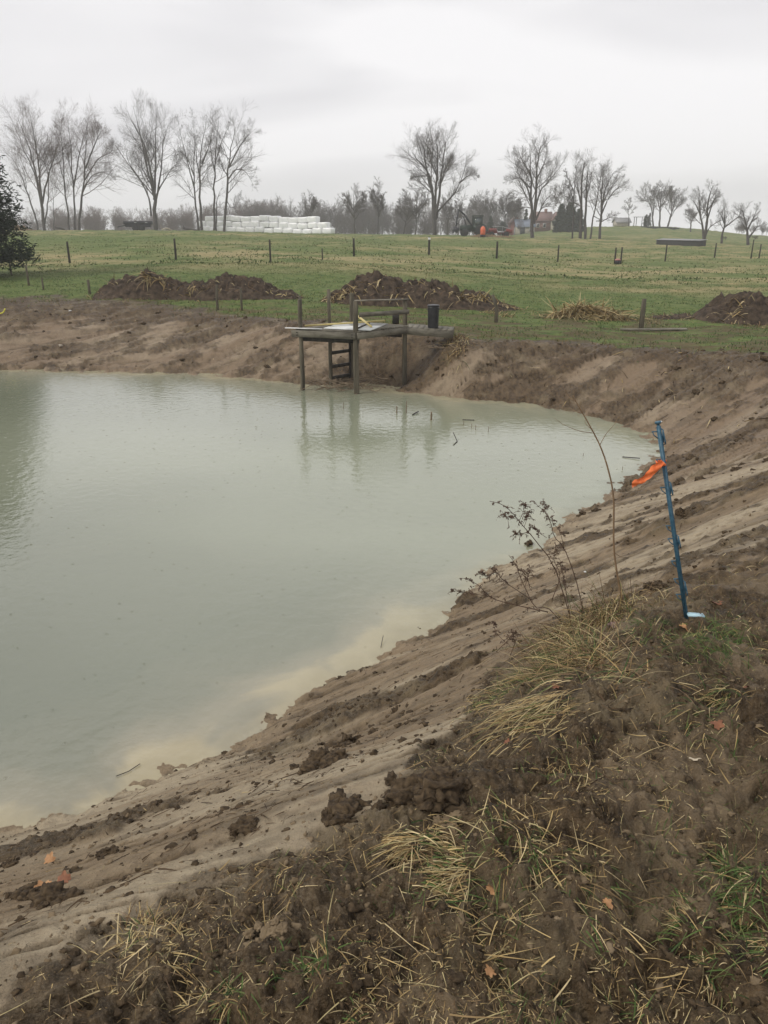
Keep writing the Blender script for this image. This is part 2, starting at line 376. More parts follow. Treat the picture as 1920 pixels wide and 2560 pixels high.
def water_mat():
    m, n, l, b = M('pond_water_material')
    A = nd(n, 'ShaderNodeVertexColor', layer_name='depth'); s = nd(n, 'ShaderNodeSeparateColor'); l.new(A.outputs[0], s.inputs[0])
    tc = nd(n, 'ShaderNodeTexCoord')
    t = nd(n, 'ShaderNodeTexNoise'); t.inputs['Scale'].default_value = .8; t.inputs['Detail'].default_value = 5; t.inputs['Distortion'].default_value = .8; l.new(tc.outputs['Object'], t.inputs['Vector'])
    ad = nd(n, 'ShaderNodeMath', operation='MULTIPLY_ADD'); l.new(t.outputs[0], ad.inputs[0]); ad.inputs[1].default_value = 1.0; 
    sub = nd(n, 'ShaderNodeMath', operation='SUBTRACT'); l.new(s.outputs[0], sub.inputs[0]); sub.inputs[1].default_value = .46
    l.new(sub.outputs[0], ad.inputs[2])
    r = nd(n, 'ShaderNodeValToRGB'); e = r.color_ramp.elements
    e[0].position = 0.02; e[0].color = (.42, .36, .215, 1); e[1].position = 1; e[1].color = (.150, .165, .112, 1)
    for p, c in ((.14, (.41, .355, .22)), (.24, (.28, .26, .18)), (.5, (.190, .195, .135))):
        q = e.new(p); q.color = (*c, 1)
    l.new(ad.outputs[0], r.inputs[0])
    sky_sheen = nd(n, 'ShaderNodeMix', data_type='RGBA'); sky_sheen.inputs[7].default_value = (.310, .332, .238, 1); l.new(s.outputs[2], sky_sheen.inputs[0]); l.new(r.outputs[0], sky_sheen.inputs[6]); l.new(sky_sheen.outputs[2], b.inputs['Base Color'])  # mid-pond sky reflection painted into the body colour as a paler tone
    b.inputs['Roughness'].default_value = .06; b.inputs['IOR'].default_value = 1.75; b.inputs['Specular IOR Level'].default_value = .62
    # rain-pocked surface: stretched ripples plus small ring waves round the drops
    w = nd(n, 'ShaderNodeTexNoise'); w.inputs['Scale'].default_value = 7; w.inputs['Detail'].default_value = 4; l.new(tc.outputs['Object'], w.inputs['Vector'])
    v = nd(n, 'ShaderNodeTexVoronoi'); v.inputs['Scale'].default_value = 5.5; v.inputs['Randomness'].default_value = 1; l.new(tc.outputs['Object'], v.inputs['Vector'])
    sn = nd(n, 'ShaderNodeMath', operation='MULTIPLY'); l.new(v.outputs['Distance'], sn.inputs[0]); sn.inputs[1].default_value = 60
    si = nd(n, 'ShaderNodeMath', operation='SINE'); l.new(sn.outputs[0], si.inputs[0])
    fo = nd(n, 'ShaderNodeMapRange'); l.new(v.outputs['Distance'], fo.inputs[0]); fo.inputs[1].default_value = .0; fo.inputs[2].default_value = .16; fo.inputs[3].default_value = 1; fo.inputs[4].default_value = 0
    mu = nd(n, 'ShaderNodeMath', operation='MULTIPLY'); l.new(si.outputs[0], mu.inputs[0]); l.new(fo.outputs[0], mu.inputs[1])
    b1 = nd(n, 'ShaderNodeBump'); b1.inputs['Strength'].default_value = .5; b1.inputs['Distance'].default_value = .012; l.new(w.outputs[0], b1.inputs['Height'])
    b2 = nd(n, 'ShaderNodeBump'); b2.inputs['Strength'].default_value = .6; b2.inputs['Distance'].default_value = .004; l.new(mu.outputs[0], b2.inputs['Height']); l.new(b1.outputs[0], b2.inputs['Normal'])
    l.new(b2.outputs[0], b.inputs['Normal'])
    al = nd(n, 'ShaderNodeMapRange'); l.new(s.outputs[1], al.inputs[0]); al.inputs[1].default_value = 0; al.inputs[2].default_value = 1; al.inputs[3].default_value = .85; al.inputs[4].default_value = 1
    l.new(al.outputs[0], b.inputs['Alpha'])
    return m
# ------------------------------------------------------------------ ground sheet (fan-shaped grid, finest near the camera)
fa = np.radians(np.arange(-31, 31.001, .095)); out = np.radians(np.arange(31.8, 329, .9)); TH = np.concatenate([fa, out])   # angle from +y, clockwise
RR = np.concatenate([np.exp(np.linspace(math.log(.5), math.log(30), 1150)), np.exp(np.linspace(math.log(30.2), math.log(300), 330)), np.exp(np.linspace(math.log(306), math.log(760), 24))])
TT, R2 = np.meshgrid(TH, RR); gx = R2 * np.sin(TT); gy = R2 * np.cos(TT)
gz, gm = terrain(gx.ravel(), gy.ravel())
gxf, gyf = gx.ravel(), gy.ravel()
nT, nR = len(TH), len(RR)
i = np.arange(nR - 1)[:, None] * nT; j = np.arange(nT)[None, :]
Q = np.stack([i + j, i + nT + j, i + nT + (j + 1) % nT, i + (j + 1) % nT], -1).reshape(-1, 4)[:, ::-1]
dryf = ss(-.3, .25, pn(gxf * .02 + 3, gyf * .05, 5) * .5 + .28 * ss(-.05, .35, gxf / np.maximum(gyf, 1)) + .25 * ss(30, 44, gyf) - .25) * ss(28, 38, gyf) * (1 - .6 * ss(110, 180, gyf))
m1 = np.stack([gm['dark'], gm['grass'], gm['pale']], 1); farb = gm['far'] * ss(1.8, 1.2, gm['t'])
m2 = np.stack([ss(29, 24, gyf) * ss(-.25, .3, fbm(gxf * .8, gyf * 1.6, 140, 4) + .25 * ss(24.5, 21.5, gyf)), dryf, farb], 1)
zc = ground(0, 0)
V = np.c_[gxf, gyf, gz]; V = np.vstack([V, [0, 0, zc]])
m1 = np.vstack([m1, m1[:1]]); m2 = np.vstack([m2, m2[:1]])
fanc = np.stack([np.full(nT, len(V) - 1), (np.arange(nT) + 1) % nT, np.arange(nT)], -1)
g = mesh_np('ground', V, [Q, fanc], ground_mat(), smooth=True, col={'m1': m1, 'm2': m2}); tag(g, kind='structure')
# ------------------------------------------------------------------ pond water
si = np.arange(0, nR, 2); ti = np.arange(0, nT, 2)
WX = gx[si][:, ti].ravel(); WY = gy[si][:, ti].ravel(); WZ = gz.reshape(nR, nT)[si][:, ti].ravel(); WD = gm['d'].reshape(nR, nT)[si][:, ti].ravel()
na, nb = len(si), len(ti); i = np.arange(na - 1)[:, None] * nb; j = np.arange(nb)[None, :]
Q = np.stack([i + j, i + nb + j, i + nb + (j + 1) % nb, i + (j + 1) % nb], -1).reshape(-1, 4)[:, ::-1]
keep = (WD[Q] < .5).all(1) & (WZ[Q] < .2).any(1); Q = Q[keep]
us, inv = np.unique(Q, return_inverse=True); Q = inv.reshape(Q.shape)
dep = np.clip(-WD[us], 0, 4); dep = dep / (1.5 + .15 * WY[us] * 0)
wxx, wyy = WX[us], WY[us]; sheen_mask = ss(3.5, 12, wyy + .5 * wxx + .5 * fbm(wxx * .4, wyy * .4, 131, 2)) * (.9 + .1 * fbm(wxx * .3, wyy * .5, 132, 3)) * (1 - .55 * ss(12.5, 18.5, wyy - .12 * wxx))  # painted reflection: pale sky mid-pond, dimmed near and below the far bank
wc = np.stack([np.clip(dep, 0, 1), np.clip(-WZ[us] / .05, 0, 1), np.clip(sheen_mask, 0, 1)], 1)
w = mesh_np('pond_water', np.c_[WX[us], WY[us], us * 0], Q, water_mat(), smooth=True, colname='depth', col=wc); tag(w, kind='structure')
#@@OBJECTS
# ================================================================== THINGS
wood_post = noise_mat('weathered_post_wood', (.05, .044, .030), (.17, .148, .105), 9, .8, .6, .3, (1, 1, .12), bdist=.004)
wood_grey = noise_mat('grey_deck_wood', (.085, .076, .056), (.26, .24, .19), 6, .75, .5, .3, (.3, .3, 1), bdist=.004)
dark_wood = noise_mat('dark_wet_wood', (.02, .018, .015), (.07, .06, .05), 8, .7, .6, .35, (1, 1, .15), bdist=.004)
wet_ply = noise_mat('wet_white_sheet', (.55, .57, .55), (.74, .76, .73), 2.5, .15, .05, .6)
yellow_wood = noise_mat('pale_yellow_lumber', (.52, .42, .15), (.66, .56, .26), 5, .5, .1)
black_plastic = noise_mat('black_plastic', (.010, .011, .013), (.03, .031, .034), 5, .38, .15, .5)
blue_plastic = noise_mat('blue_plastic', (.024, .080, .125), (.060, .150, .210), 60, .5, .3, .5, bdist=.002)
pale_blue = noise_mat('worn_pale_blue_plastic', (.30, .50, .58), (.48, .66, .72), 30, .4, .2)
orange_tape = noise_mat('orange_flagging', (.85, .16, .035), (.95, .25, .07), 40, .45, .25, .4, bdist=.002)
bark = noise_mat('grey_tree_bark', (.050, .044, .040), (.105, .094, .086), 3, .9, 0)
twigm = noise_mat('bare_twigs', (.090, .078, .074), (.150, .130, .124), 1, .9, 0)
twigr = noise_mat('reddish_bare_twigs', (.125, .090, .085), (.185, .140, .130), 1, .9, 0)
bladem = attr_mat('dry_and_green_blades', .65, .2)
def smoothline(P, n):
    P = np.asarray(P, float); k = len(P)
    if k < 3: return np.array([P[0] + (P[-1] - P[0]) * t for t in np.linspace(0, 1, n)])
    Q = np.vstack([2 * P[0] - P[1], P, 2 * P[-1] - P[-2]]); o = []
    for t in np.linspace(0, k - 1 - 1e-6, n):
        i = int(t); u = t - i; a, b, c, d = Q[i:i + 4]
        o.append(.5 * (2 * b + (c - a) * u + (2 * a - 5 * b + 4 * c - d) * u * u + (3 * b - a - 3 * c + d) * u ** 3))
    return np.array(o)
# ------------------------------------------------------------------ bare trees
def spawn(P, R, Ln, n, tmin, tmax, ang, lr, up, K, rng, r_rel=.55, rmin=.008, wig=.08, taper_end=.35):
    N_, KP, _ = P.shape
    t = (np.arange(n)[None, :] + rng.random((N_, n))) / n * (tmax - tmin) + tmin
    f = t * (KP - 1); i = np.clip(f.astype(int), 0, KP - 2); u = (f - i)[..., None]; ar = np.arange(N_)[:, None]
    p0 = P[ar, i] * (1 - u) + P[ar, i + 1] * u; tan = P[ar, i + 1] - P[ar, i]; tan /= np.linalg.norm(tan, axis=2, keepdims=True) + 1e-9
    rr = (R[ar, i] * (1 - u[..., 0]) + R[ar, i + 1] * u[..., 0])
    az = rng.random((N_, n)) * 2 * math.pi
    ref = np.where(np.abs(tan[..., 2:3]) > .9, np.array([1., 0, 0]), np.array([0, 0, 1.]))
    A = np.cross(tan, ref); A /= np.linalg.norm(A, axis=2, keepdims=True) + 1e-9; B = np.cross(tan, A)
    side = A * np.cos(az)[..., None] + B * np.sin(az)[..., None]
    an = ang * (.65 + .7 * rng.random((N_, n)))[..., None]
    d = tan * np.cos(an) + side * np.sin(an); d = d.reshape(-1, 3)
    Lc = (Ln[:, None] * lr * (1.15 - .6 * (t - tmin) / (tmax - tmin + 1e-6)) * (.6 + .7 * rng.random((N_, n)))).ravel()
    pts = [p0.reshape(-1, 3)]; step = Lc / (K - 1)
    for k in range(K - 1):
        d = d + rng.normal(0, wig, d.shape) + np.array([0, 0, up]) / (K - 1); d /= np.linalg.norm(d, axis=1, keepdims=True)
        pts.append(pts[-1] + d * step[:, None])
    P2 = np.stack(pts, 1); r0 = np.maximum(rr.ravel() * r_rel, rmin)
    R2 = r0[:, None] * np.linspace(1, taper_end, K)[None]
    return P2, np.maximum(R2, rmin * .6), Lc
def tree_mesh(limbs, radii, rng, n1=12, n2=6, n3=5, l1=.38, l2=.52, l3=.55, up=.4, a1=.76, rmin=.0062, tmin=.28):
    """limbs: polylines in metres local to the base; returns trunk (V,F), crown (V,F)"""
    K = 12; P = np.stack([smoothline(l, K) for l in limbs]); 
    P[:, 1:-1] += rng.normal(0, .0045, P[:, 1:-1].shape) * np.linalg.norm(P[:, -1] - P[:, 0], axis=1)[:, None, None]
    R = np.array(radii)[:, None] * .68 * (np.linspace(1, .08, K)[None] ** 1.1); Ln = np.linalg.norm(np.diff(P, axis=1), axis=2).sum(1)
    tv, tf = tubes(P, R, 7)
    P1, R1, L1 = spawn(P, R, Ln, n1, tmin, .99, a1, l1, up, 7, rng, .42, rmin * 1.5, .05)
    P2, R2, L2 = spawn(P1, R1, L1, n2 + 2, .15, 1, .8, l2, up * .8, 5, rng, .55, rmin * 1.1, .06)
    P3, R3, L3 = spawn(P2, R2, L2, n3 + 3, .1, 1, .75, l3, up * .6, 4, rng, .6, rmin, .06)
    out = []; n = 0; fs = []
    for p, r, s in ((P1, R1, 4), (P2, R2, 3), (P3, R3, 3)):
        v, f = tubes(p, r, s); out.append(v); fs.append(f + n); n += len(v)
    return (tv, tf), (np.concatenate(out), np.concatenate(fs))
def tree(px, py, D, limbs, radii, label, name='bare_tree', group=None, twig=None, seed=1, depth=.25, **kw):
    """limbs traced as photo pixels, each given its own depth so that the crown is round"""
    rng = np.random.default_rng(seed)
    b = at_y(px, py, D); b[2] = ground(b[0], b[1]) - .15
    ls = []
    for li, l in enumerate(limbs):
        dy = rng.uniform(-1, 1) * depth if li else rng.uniform(-.3, .3) * depth
        q = []
        for k, (x, y) in enumerate(l):
            p = at_y(x, y, D) - b; s = k / max(1, len(l) - 1)
            p[1] += dy * abs(p[2]) * s; q.append(p)
        if l[0][1] >= py - 4: q[0][2] = 0
        ls.append(q)
    (tv, tf), (cv, cf) = tree_mesh(ls, radii, rng, **kw)
    o = empty(name, b, label, 'tree', group)
    mesh_np('trunk', tv, tf, bark, o, True); mesh_np('crown', cv, cf, twig or twigm, o)
    return o
TG = 'bare trees on the ridge beyond the field'
tree(111, 572, 140, [[(111,572),(103,500),(90,430),(75,370),(50,294)],[(104,500),(100,420),(95,350),(91,290)],[(106,510),(118,440),(130,380),(137,316)],[(100,480),(80,420),(55,370),(42,330)],[(112,560),(122,500),(132,430),(150,400)]], [.42,.3,.26,.2,.2],
     'wide bare tree with three upright limbs behind the evergreen at left edge', group=TG, twig=twigr, seed=3, n1=15, n2=8, n3=7)
tree(94, 570, 141, [[(94,572),(85,530),(66,480),(52,440),(30,400),(0,372)],[(66,480),(62,440),(40,380)]], [.24,.12], 'thin bare tree leaning sharply left over the dark evergreen', group=TG, twig=twigr, seed=4, n1=12, l1=.25)
tree(135, 572, 143, [[(135,573),(133,520),(131,470),(129,425)]], [.12], 'slender short bare sapling between the two left tree groups', group=TG, twig=twigr, seed=5, n1=10, l1=.25)
tree(174, 574, 140, [[(174,574),(168,520),(160,460),(150,410),(139,383)],[(163,480),(160,420),(158,350),(155,310)]], [.26,.18], 'left stem of the three-trunk bare tree clump at left', group='three bare trees growing as one clump', twig=twigr, seed=6, n1=14, n2=8, n3=7, l1=.3)
tree(187, 574, 141, [[(187,574),(186,510),(182,440),(176,360),(168,292)],[(184,470),(192,400),(198,340),(201,300)],[(182,440),(165,390),(160,350)]], [.28,.2,.15], 'middle straight stem of the three-trunk bare tree clump at left', group='three bare trees growing as one clump', twig=twigr, seed=7, n1=14, n2=8, n3=7, l1=.28)
tree(198, 574, 140, [[(198,574),(203,500),(212,440),(217,370),(223,304)],[(207,480),(225,440),(250,430),(275,440)],[(214,420),(235,370),(252,340),(262,330)],[(213,450),(240,400),(262,385),(276,370)]], [.34,.18,.2,.18], 'right stem with broad rounded crown in the clump at left', group='three bare trees growing as one clump', twig=twigr, seed=8, n1=16, n2=8, n3=7)
tree(389, 570, 138, [[(389,572),(387,520),(382,470),(372,410),(350,340),(318,288)],[(384,485),(370,420),(358,350),(342,268)],[(386,500),(388,430),(386,350),(386,270)],[(390,500),(400,430),(404,350),(415,300)],[(378,540),(372,500),(350,450),(320,410),(302,360)],[(390,490),(408,450),(425,420),(437,398)],[(382,470),(352,420),(345,380)]], [.55,.32,.34,.26,.26,.2,.16],
     'tallest bare tree with thick forked trunk beside the black trailer', group=TG, seed=9, n1=13, n2=7, n3=6)
tree(497, 573, 139, [[(497,574),(490,520),(485,450),(484,380),(481,288)],[(486,470),(470,400),(457,325)],[(485,440),(468,400),(450,375)]], [.3,.2,.14], 'left of two bare trunks at left end of the bale stack', group='pair of bare trees at the bale stack', seed=10, n1=13, n2=7, n3=6, l1=.3)
tree(505, 573, 138, [[(505,574),(501,500),(500,440),(508,370),(520,290)],[(502,460),(492,400),(488,340)],[(504,410),(520,370),(527,330)]], [.34,.2,.18], 'right of two bare trunks at left end of the bale stack', group='pair of bare trees at the bale stack', seed=11, n1=13, n2=7, n3=6, l1=.3)
tree(535, 575, 136, [[(535,576),(536,500),(537,430),(543,360),(549,292)],[(538,410),(550,350),(566,300)],[(537,430),(530,380),(536,330)]], [.3,.16,.14], 'narrow upright bare tree standing before the left bales', group=TG, seed=12, n1=12, n2=6, n3=5, l1=.2)
tree(541, 575, 136, [[(541,576),(541,530),(543,495),(553,470)]], [.2], 'small crooked bare tree before the bales', group=TG, seed=13, n1=8, n2=4, n3=3, l1=.25)
tree(560, 577, 135, [[(560,578),(564,520),(570,440),(573,400),(580,350),(589,312)],[(569,450),(590,425),(615,430),(636,465)],[(572,420),(595,370),(615,340),(628,325)],[(566,500),(580,520),(602,490)],[(570,440),(555,420),(545,400)],[(574,400),(556,380),(548,370)]], [.36,.2,.2,.1,.14,.1], 'bare tree with drooping right limb in front of the white bales', group=TG, seed=14, n1=14, n2=7, n3=6)
tree(1086, 588, 132, [[(1086,588),(1083,530),(1081,480),(1070,430),(1044,400),(1030,380)],[(1082,490),(1066,420),(1061,370),(1050,350)],[(1086,540),(1090,470),(1094,420),(1090,370),(1087,358)],[(1088,550),(1098,490),(1102,430),(1110,370),(1112,360)],[(1092,545),(1098,525),(1130,490),(1148,460),(1160,430),(1165,400)],[(1148,458),(1170,440),(1191,441)],[(1101,460),(1115,420),(1128,390)],[(1074,440),(1050,440),(1030,445)],[(1096,450),(1080,410),(1072,380)]], [.5,.3,.34,.36,.28,.16,.22,.16,.2],
     'large rounded bare tree with a long limb sweeping right', group=TG, seed=15, n1=14, n2=8, n3=7, l1=.38)
tree(1331, 594, 128, [[(1331,595),(1330,540),(1328,480),(1327,420),(1325,360)],[(1334,560),(1338,500),(1342,430),(1348,380),(1352,362)],[(1336,540),(1348,480),(1372,450),(1400,407)],[(1330,520),(1318,470),(1298,440),(1285,400)],[(1326,470),(1300,445),(1267,453)],[(1340,545),(1355,520),(1385,515)],[(1341,450),(1362,410),(1378,370)],[(1328,440),(1308,400),(1302,375)],[(1340,550),(1362,500),(1385,480)],[(1328,520),(1310,518),(1288,528)]], [.45,.36,.26,.24,.16,.18,.2,.18,.16,.12],
     'big oval bare tree standing before the red roofed house', group=TG, seed=16, n1=12, n2=7, n3=6, l1=.36)
tg = 'row of bare trees on the right ridge'
tree(1431, 595, 128, [[(1431,596),(1434,540),(1436,480),(1440,430),(1441,403)],[(1434,500),(1420,470),(1404,458)],[(1436,480),(1422,450),(1414,425)]], [.22,.12,.12], 'leftmost slender trunk in the row of trees at right of house', group=tg, seed=17, l1=.24)
tree(1450, 596, 127, [[(1450,597),(1452,530),(1453,470),(1458,420),(1462,400)],[(1452,510),(1445,460),(1448,410)]], [.4,.2], 'thickest straight trunk in the row of trees at right of house', group=tg, seed=18, l1=.25)
tree(1463, 596, 127, [[(1463,597),(1464,530),(1466,480),(1470,430),(1474,408)],[(1464,500),(1478,460),(1490,425)]], [.34,.2], 'third trunk in the row of trees right of house', group=tg, seed=19, l1=.25)
tree(1475, 597, 127, [[(1475,598),(1482,550),(1492,500),(1500,450),(1506,425)],[(1484,540),(1500,550),(1492,552)]], [.22,.1], 'thin trunk tilting right in the row right of house', group=tg, seed=20, l1=.25)
tree(1499, 598, 126, [[(1499,599),(1501,560),(1504,520),(1512,480),(1530,440),(1544,425)],[(1502,540),(1520,500),(1545,470),(1565,462)],[(1503,530),(1505,480),(1510,440),(1514,428)],[(1501,555),(1520,545),(1540,535)],[(1506,510),(1528,470),(1555,440)]], [.34,.2,.22,.14,.18], 'rightmost bare tree in the row, its crown leaning right', group=tg, seed=21, n1=13, l1=.34)
hg = 'bare trees on top of the far hill'
tree(1634, 562, 225, [[(1634,563),(1630,530),(1622,505),(1608,490)],[(1632,540),(1634,505),(1628,475)]], [.35,.25], 'leftmost round-crowned bare tree on the hilltop', group=hg, seed=22, rmin=.02, l1=.5)
tree(1650, 562, 222, [[(1650,563),(1650,530),(1653,495),(1656,468)],[(1651,530),(1645,500),(1640,480)],[(1651,520),(1664,495),(1668,475)]], [.4,.25,.25], 'tallest bare tree on the hilltop beside the small evergreen', group=hg, seed=23, rmin=.02, l1=.4)
tree(1668, 566, 215, [[(1668,568),(1678,535),(1685,510),(1692,485)],[(1674,548),(1690,520),(1705,500)],[(1680,530),(1676,500),(1672,480)]], [.4,.25,.22], 'bare tree leaning right on the hill slope above long shed', group=hg, seed=24, rmin=.02, l1=.45)
tree(1759, 606, 124, [[(1759,608),(1756,570),(1750,540),(1738,510),(1727,500)],[(1760,600),(1766,560),(1764,520),(1768,480),(1770,463)],[(1752,545),(1745,505),(1742,475)],[(1765,560),(1780,510),(1795,485)],[(1764,590),(1772,570),(1790,555),(1805,548)],[(1766,530),(1782,500),(1784,475)]], [.3,.34,.2,.2,.16,.16],
     'tall bare tree with twin trunks at the long shed right end', group=hg, seed=25, n1=10, n2=6, n3=5, l1=.3)
tree(1803, 610, 124, [[(1803,611),(1806,585),(1812,560),(1812,535),(1808,518)],[(1810,570),(1828,555),(1845,540),(1850,520)],[(1812,560),(1800,540),(1793,530)],[(1806,590),(1815,597)]], [.28,.18,.14,.08], 'low bare tree bending right near the right edge', group=hg, seed=26, n1=9, l1=.4)
tree(1870, 614, 122, [[(1870,615),(1869,590),(1866,565),(1860,535),(1852,520)],[(1868,575),(1880,550),(1890,520)],[(1868,580),(1855,560),(1845,550)],[(1872,595),(1890,570),(1906,558)],[(1880,592),(1895,595)]], [.36,.24,.16,.22,.1], 'spreading bare tree with thick short trunk at far right', group=hg, seed=27, n1=10, l1=.38)
tree(1572, 562, 226, [[(1572,563),(1572,530),(1571,503)]], [.16], 'single thin pale tree alone on the hill skyline', group=hg, seed=28, rmin=.025, l1=.3, n1=8)
tree(1727, 574, 205, [[(1727,575),(1727,550),(1722,530)],[(1727,555),(1738,535)]], [.3,.2], 'small bare tree on hill slope between two larger ones', group=hg, seed=29, rmin=.02, l1=.5)
# middle-distance bare trees behind the bales and machinery
mg = 'bare trees standing in front of the far wood'
def autotree(px, py, D, top, wpx, label, seed, lean=0, r=.22, **kw):
    rng = np.random.default_rng(seed); h = py - top; L_ = [[(px, py), (px + lean * .3, py - h * .35), (px + lean * .7, py - h * .7), (px + lean, top)]]
    for k in range(5):
        s = rng.uniform(.25, .55); sd_ = (-1) ** k * rng.uniform(.5, 1); x0 = px + lean * s
        L_.append([(x0, py - h * s), (x0 + sd_ * wpx * .25, py - h * (s + .18)), (x0 + sd_ * wpx * .45, py - h * min(.97, s + .42))])
    return tree(px, py, D, L_, [r] + [r * .55] * 5, label, group=mg, seed=seed, rmin=.022, **dict(dict(n1=9, n2=5, n3=4, l1=.4), **kw))
autotree(781, 582, 175, 497, 46, 'bushy bare tree directly behind right half of the bale stack', 31, -8)
autotree(887, 582, 170, 479, 62, 'round bare tree right of the white bale stack', 32, -4, .3)
autotree(945, 584, 172, 469, 34, 'tall narrow bare tree right of the round one past the bales', 33, 1)
autotree(1008, 585, 168, 500, 60, 'leaning bare tree left of the large rounded one', 34, 22)
autotree(1039, 585, 166, 480, 66, 'bare spreading tree just left of the large rounded tree', 35, 4)
autotree(1118, 588, 190, 498, 26, 'thin bare tree behind the dark tractor', 36, 3)
autotree(1146, 588, 190, 502, 26, 'thin bare tree above the tractor loader', 37, 2)
autotree(1199, 578, 215, 492, 50, 'bare tree behind the orange tank and red machinery', 38, 2)
autotree(1226, 578, 220, 500, 30, 'narrow bare tree just right of the one behind machinery', 39, 0)
autotree(1263, 576, 215, 498, 34, 'dense bare tree left of the red barn', 40, 0, n1=14)
autotree(1288, 576, 215, 497, 34, 'dense bare tree rising over the red barn', 41, 0, n1=14)
autotree(1412, 580, 200, 468, 60, 'bare tree behind dark evergreens beside the house', 42, 0)
# far woods: one mass
def wood(name, label, span, D0, D1, toppx, n, seed, tw, basez=None):
    rng = np.random.default_rng(seed); tmpl = []
    for k in range(5):
        h = 10.; ls = [[(0, 0, 0), (.2, 0, 4), (0, .2, 7), (.3, 0, 10)]]
        for q in range(5):
            a = rng.uniform(0, 6.28); s = rng.uniform(1.5, 5); ls.append([(0, 0, s), (math.cos(a) * 1.2, math.sin(a) * 1.2, s + 1.8), (math.cos(a) * 2.3, math.sin(a) * 2.3, s + 4.5)])
        (tv, tf), (cv, cf) = tree_mesh(ls, [.2] + [.1] * 5, rng, n1=7, n2=5, n3=3, l1=.5, rmin=.022, tmin=.15)
        tmpl.append((np.vstack([tv, cv]), np.vstack([tf, cf + len(tv)])))
    V_, F_, n_ = [], [], 0
    for k in range(n):
        px = rng.uniform(*span); D = rng.uniform(D0, D1); tp = np.interp(px, [t[0] for t in toppx], [t[1] for t in toppx]) + rng.normal(0, 3)
        p = at_y(px, tp, D); zb = ground(p[0], p[1]); zt_ = p[2]; h = max(3, zt_ - zb); v, f = tmpl[k % 5]; a = rng.uniform(0, 6.28)
        Rz = rot(0, 0, a); s = h / 10.; V_.append((v * [s * .95, s * .95, s]) @ Rz.T + [p[0], p[1], zb - .2]); F_.append(f + n_); n_ += len(v)
    o = mesh_np(name, np.concatenate(V_), np.concatenate(F_), tw); tag(o, label, 'woodland', kind='stuff')
wood('far_wood', 'grey brown bare woodland beyond the field', (-160, 700), 235, 300, [(0,537),(200,534),(420,536),(640,520),(700,514)], 105, 51, twigr)
wood('far_wood', 'grey bare woodland behind the bales and machinery', (600, 1300), 235, 300, [(600,520),(760,518),(900,516),(1000,520),(1100,518),(1300,518)], 75, 52, twigm)
wood('far_undergrowth', 'grey brush along the foot of the far woodland', (560, 1330), 200, 235, [(560,552),(1330,552)], 90, 54, twigm)
wood('far_wood', 'low bare woods beyond the right edge of the hill', (1835, 2080), 235, 300, [(1835,585),(1900,565),(2080,562)], 26, 53, twigm)
# evergreens
needle = noise_mat('dark_needles', (.012, .020, .012), (.040, .058, .034), 2.5, .85, 0)
def conifer(px, py, D, top, wpx, label, seed, dens=1., group=None, size=1., shape=.9, name='evergreen_tree'):
    rng = np.random.default_rng(seed); b = at_y(px, py, D); b[2] = ground(b[0], b[1]); h = at_y(px, top, D)[2] - b[2]; w = wpx / 2 * D / F
    o = empty(name, b, label, 'evergreen tree', group); t = MB(); t.tube([(0, 0, -.1), (0, 0, h * .5), (0, 0, h * .97)], [w * .09 + .03, w * .05 + .02, .01], 7); t.build('trunk', bark, o, True)
    nb = int(70 * dens); V_ = []; F_ = []; bb = MB()
    for k in range(nb):
        s = .06 + .92 * (k + rng.random()) / nb; a = rng.uniform(0, 6.28); ln = w * (1 - s) ** shape * rng.uniform(.65, 1.12) + w * .05
        p0 = np.array([0, 0, h * s]); dirh = np.array([math.cos(a), math.sin(a), 0]); dz = rng.uniform(-.25, .1)
        q = int((14 + 30 * (1 - s)) * dens ** .5); u = rng.random(q) ** .6; c = p0 + dirh * ln * u[:, None] + np.array([0, 0, 1]) * (dz * ln * u + .12 * ln * u * u)[:, None] + rng.normal(0, .05 * w, (q, 3))
        V_.append(c); bb.tube([p0, p0 + dirh * ln * .9 + [0, 0, dz * ln]], [.02 * size, .006], 3, False)
    c = np.concatenate(V_); n = len(c); L_ = w * .13 * size
    reps = 4; c = np.repeat(c, reps, 0) + rng.normal(0, L_ * .5, (n * reps, 3)); n = len(c)
    d1 = rng.normal(0, 1, (n, 3)); d1[:, 2] *= .5; d1 /= np.linalg.norm(d1, axis=1, keepdims=True); d2 = np.cross(d1, rng.normal(0, 1, (n, 3))); d2 /= np.linalg.norm(d2, axis=1, keepdims=True)
    Vv = np.stack([c - d1 * L_, c + d2 * L_ * .22, c + d1 * L_ * 1.0, c - d2 * L_ * .22], 1).reshape(-1, 3)
    Fv = np.arange(n * 4).reshape(-1, 4); br = mesh_np('foliage', Vv, Fv, needle, o); bb.build('branches', bark, o)
    return o
conifer(-112, 705, 38, 80, 385, 'large dark evergreen tree cut off by the left edge', 61, 4.2, shape=.65, size=.28)
eg = 'dark evergreens round the house'
conifer(1225, 577, 205, 541, 26, 'small pointed evergreen behind the red machinery', 62, .9, eg)
conifer(1256, 577, 205, 555, 30, 'low rounded evergreen left of the red barn', 63, .9, eg, shape=.5)
conifer(1313, 572, 215, 522, 22, 'evergreen between the red barn and the blue roof', 64, .9, eg)
conifer(1400, 582, 195, 512, 44, 'tall dark evergreen just right of the house', 65, 1.4, eg)
conifer(1422, 584, 190, 508, 44, 'dark evergreen behind the row of thin trunks', 66, 1.4, eg, shape=.6)
conifer(1445, 584, 192, 522, 40, 'rightmost dark evergreen behind the row of trunks', 67, 1.2, eg)
conifer(1613, 562, 222, 536, 14, 'small columnar evergreen on the hilltop beside bare trees', 68, 1, eg, shape=.4)
conifer(1622, 562, 224, 532, 12, 'narrow second evergreen on the hilltop', 69, 1, eg, shape=.5)
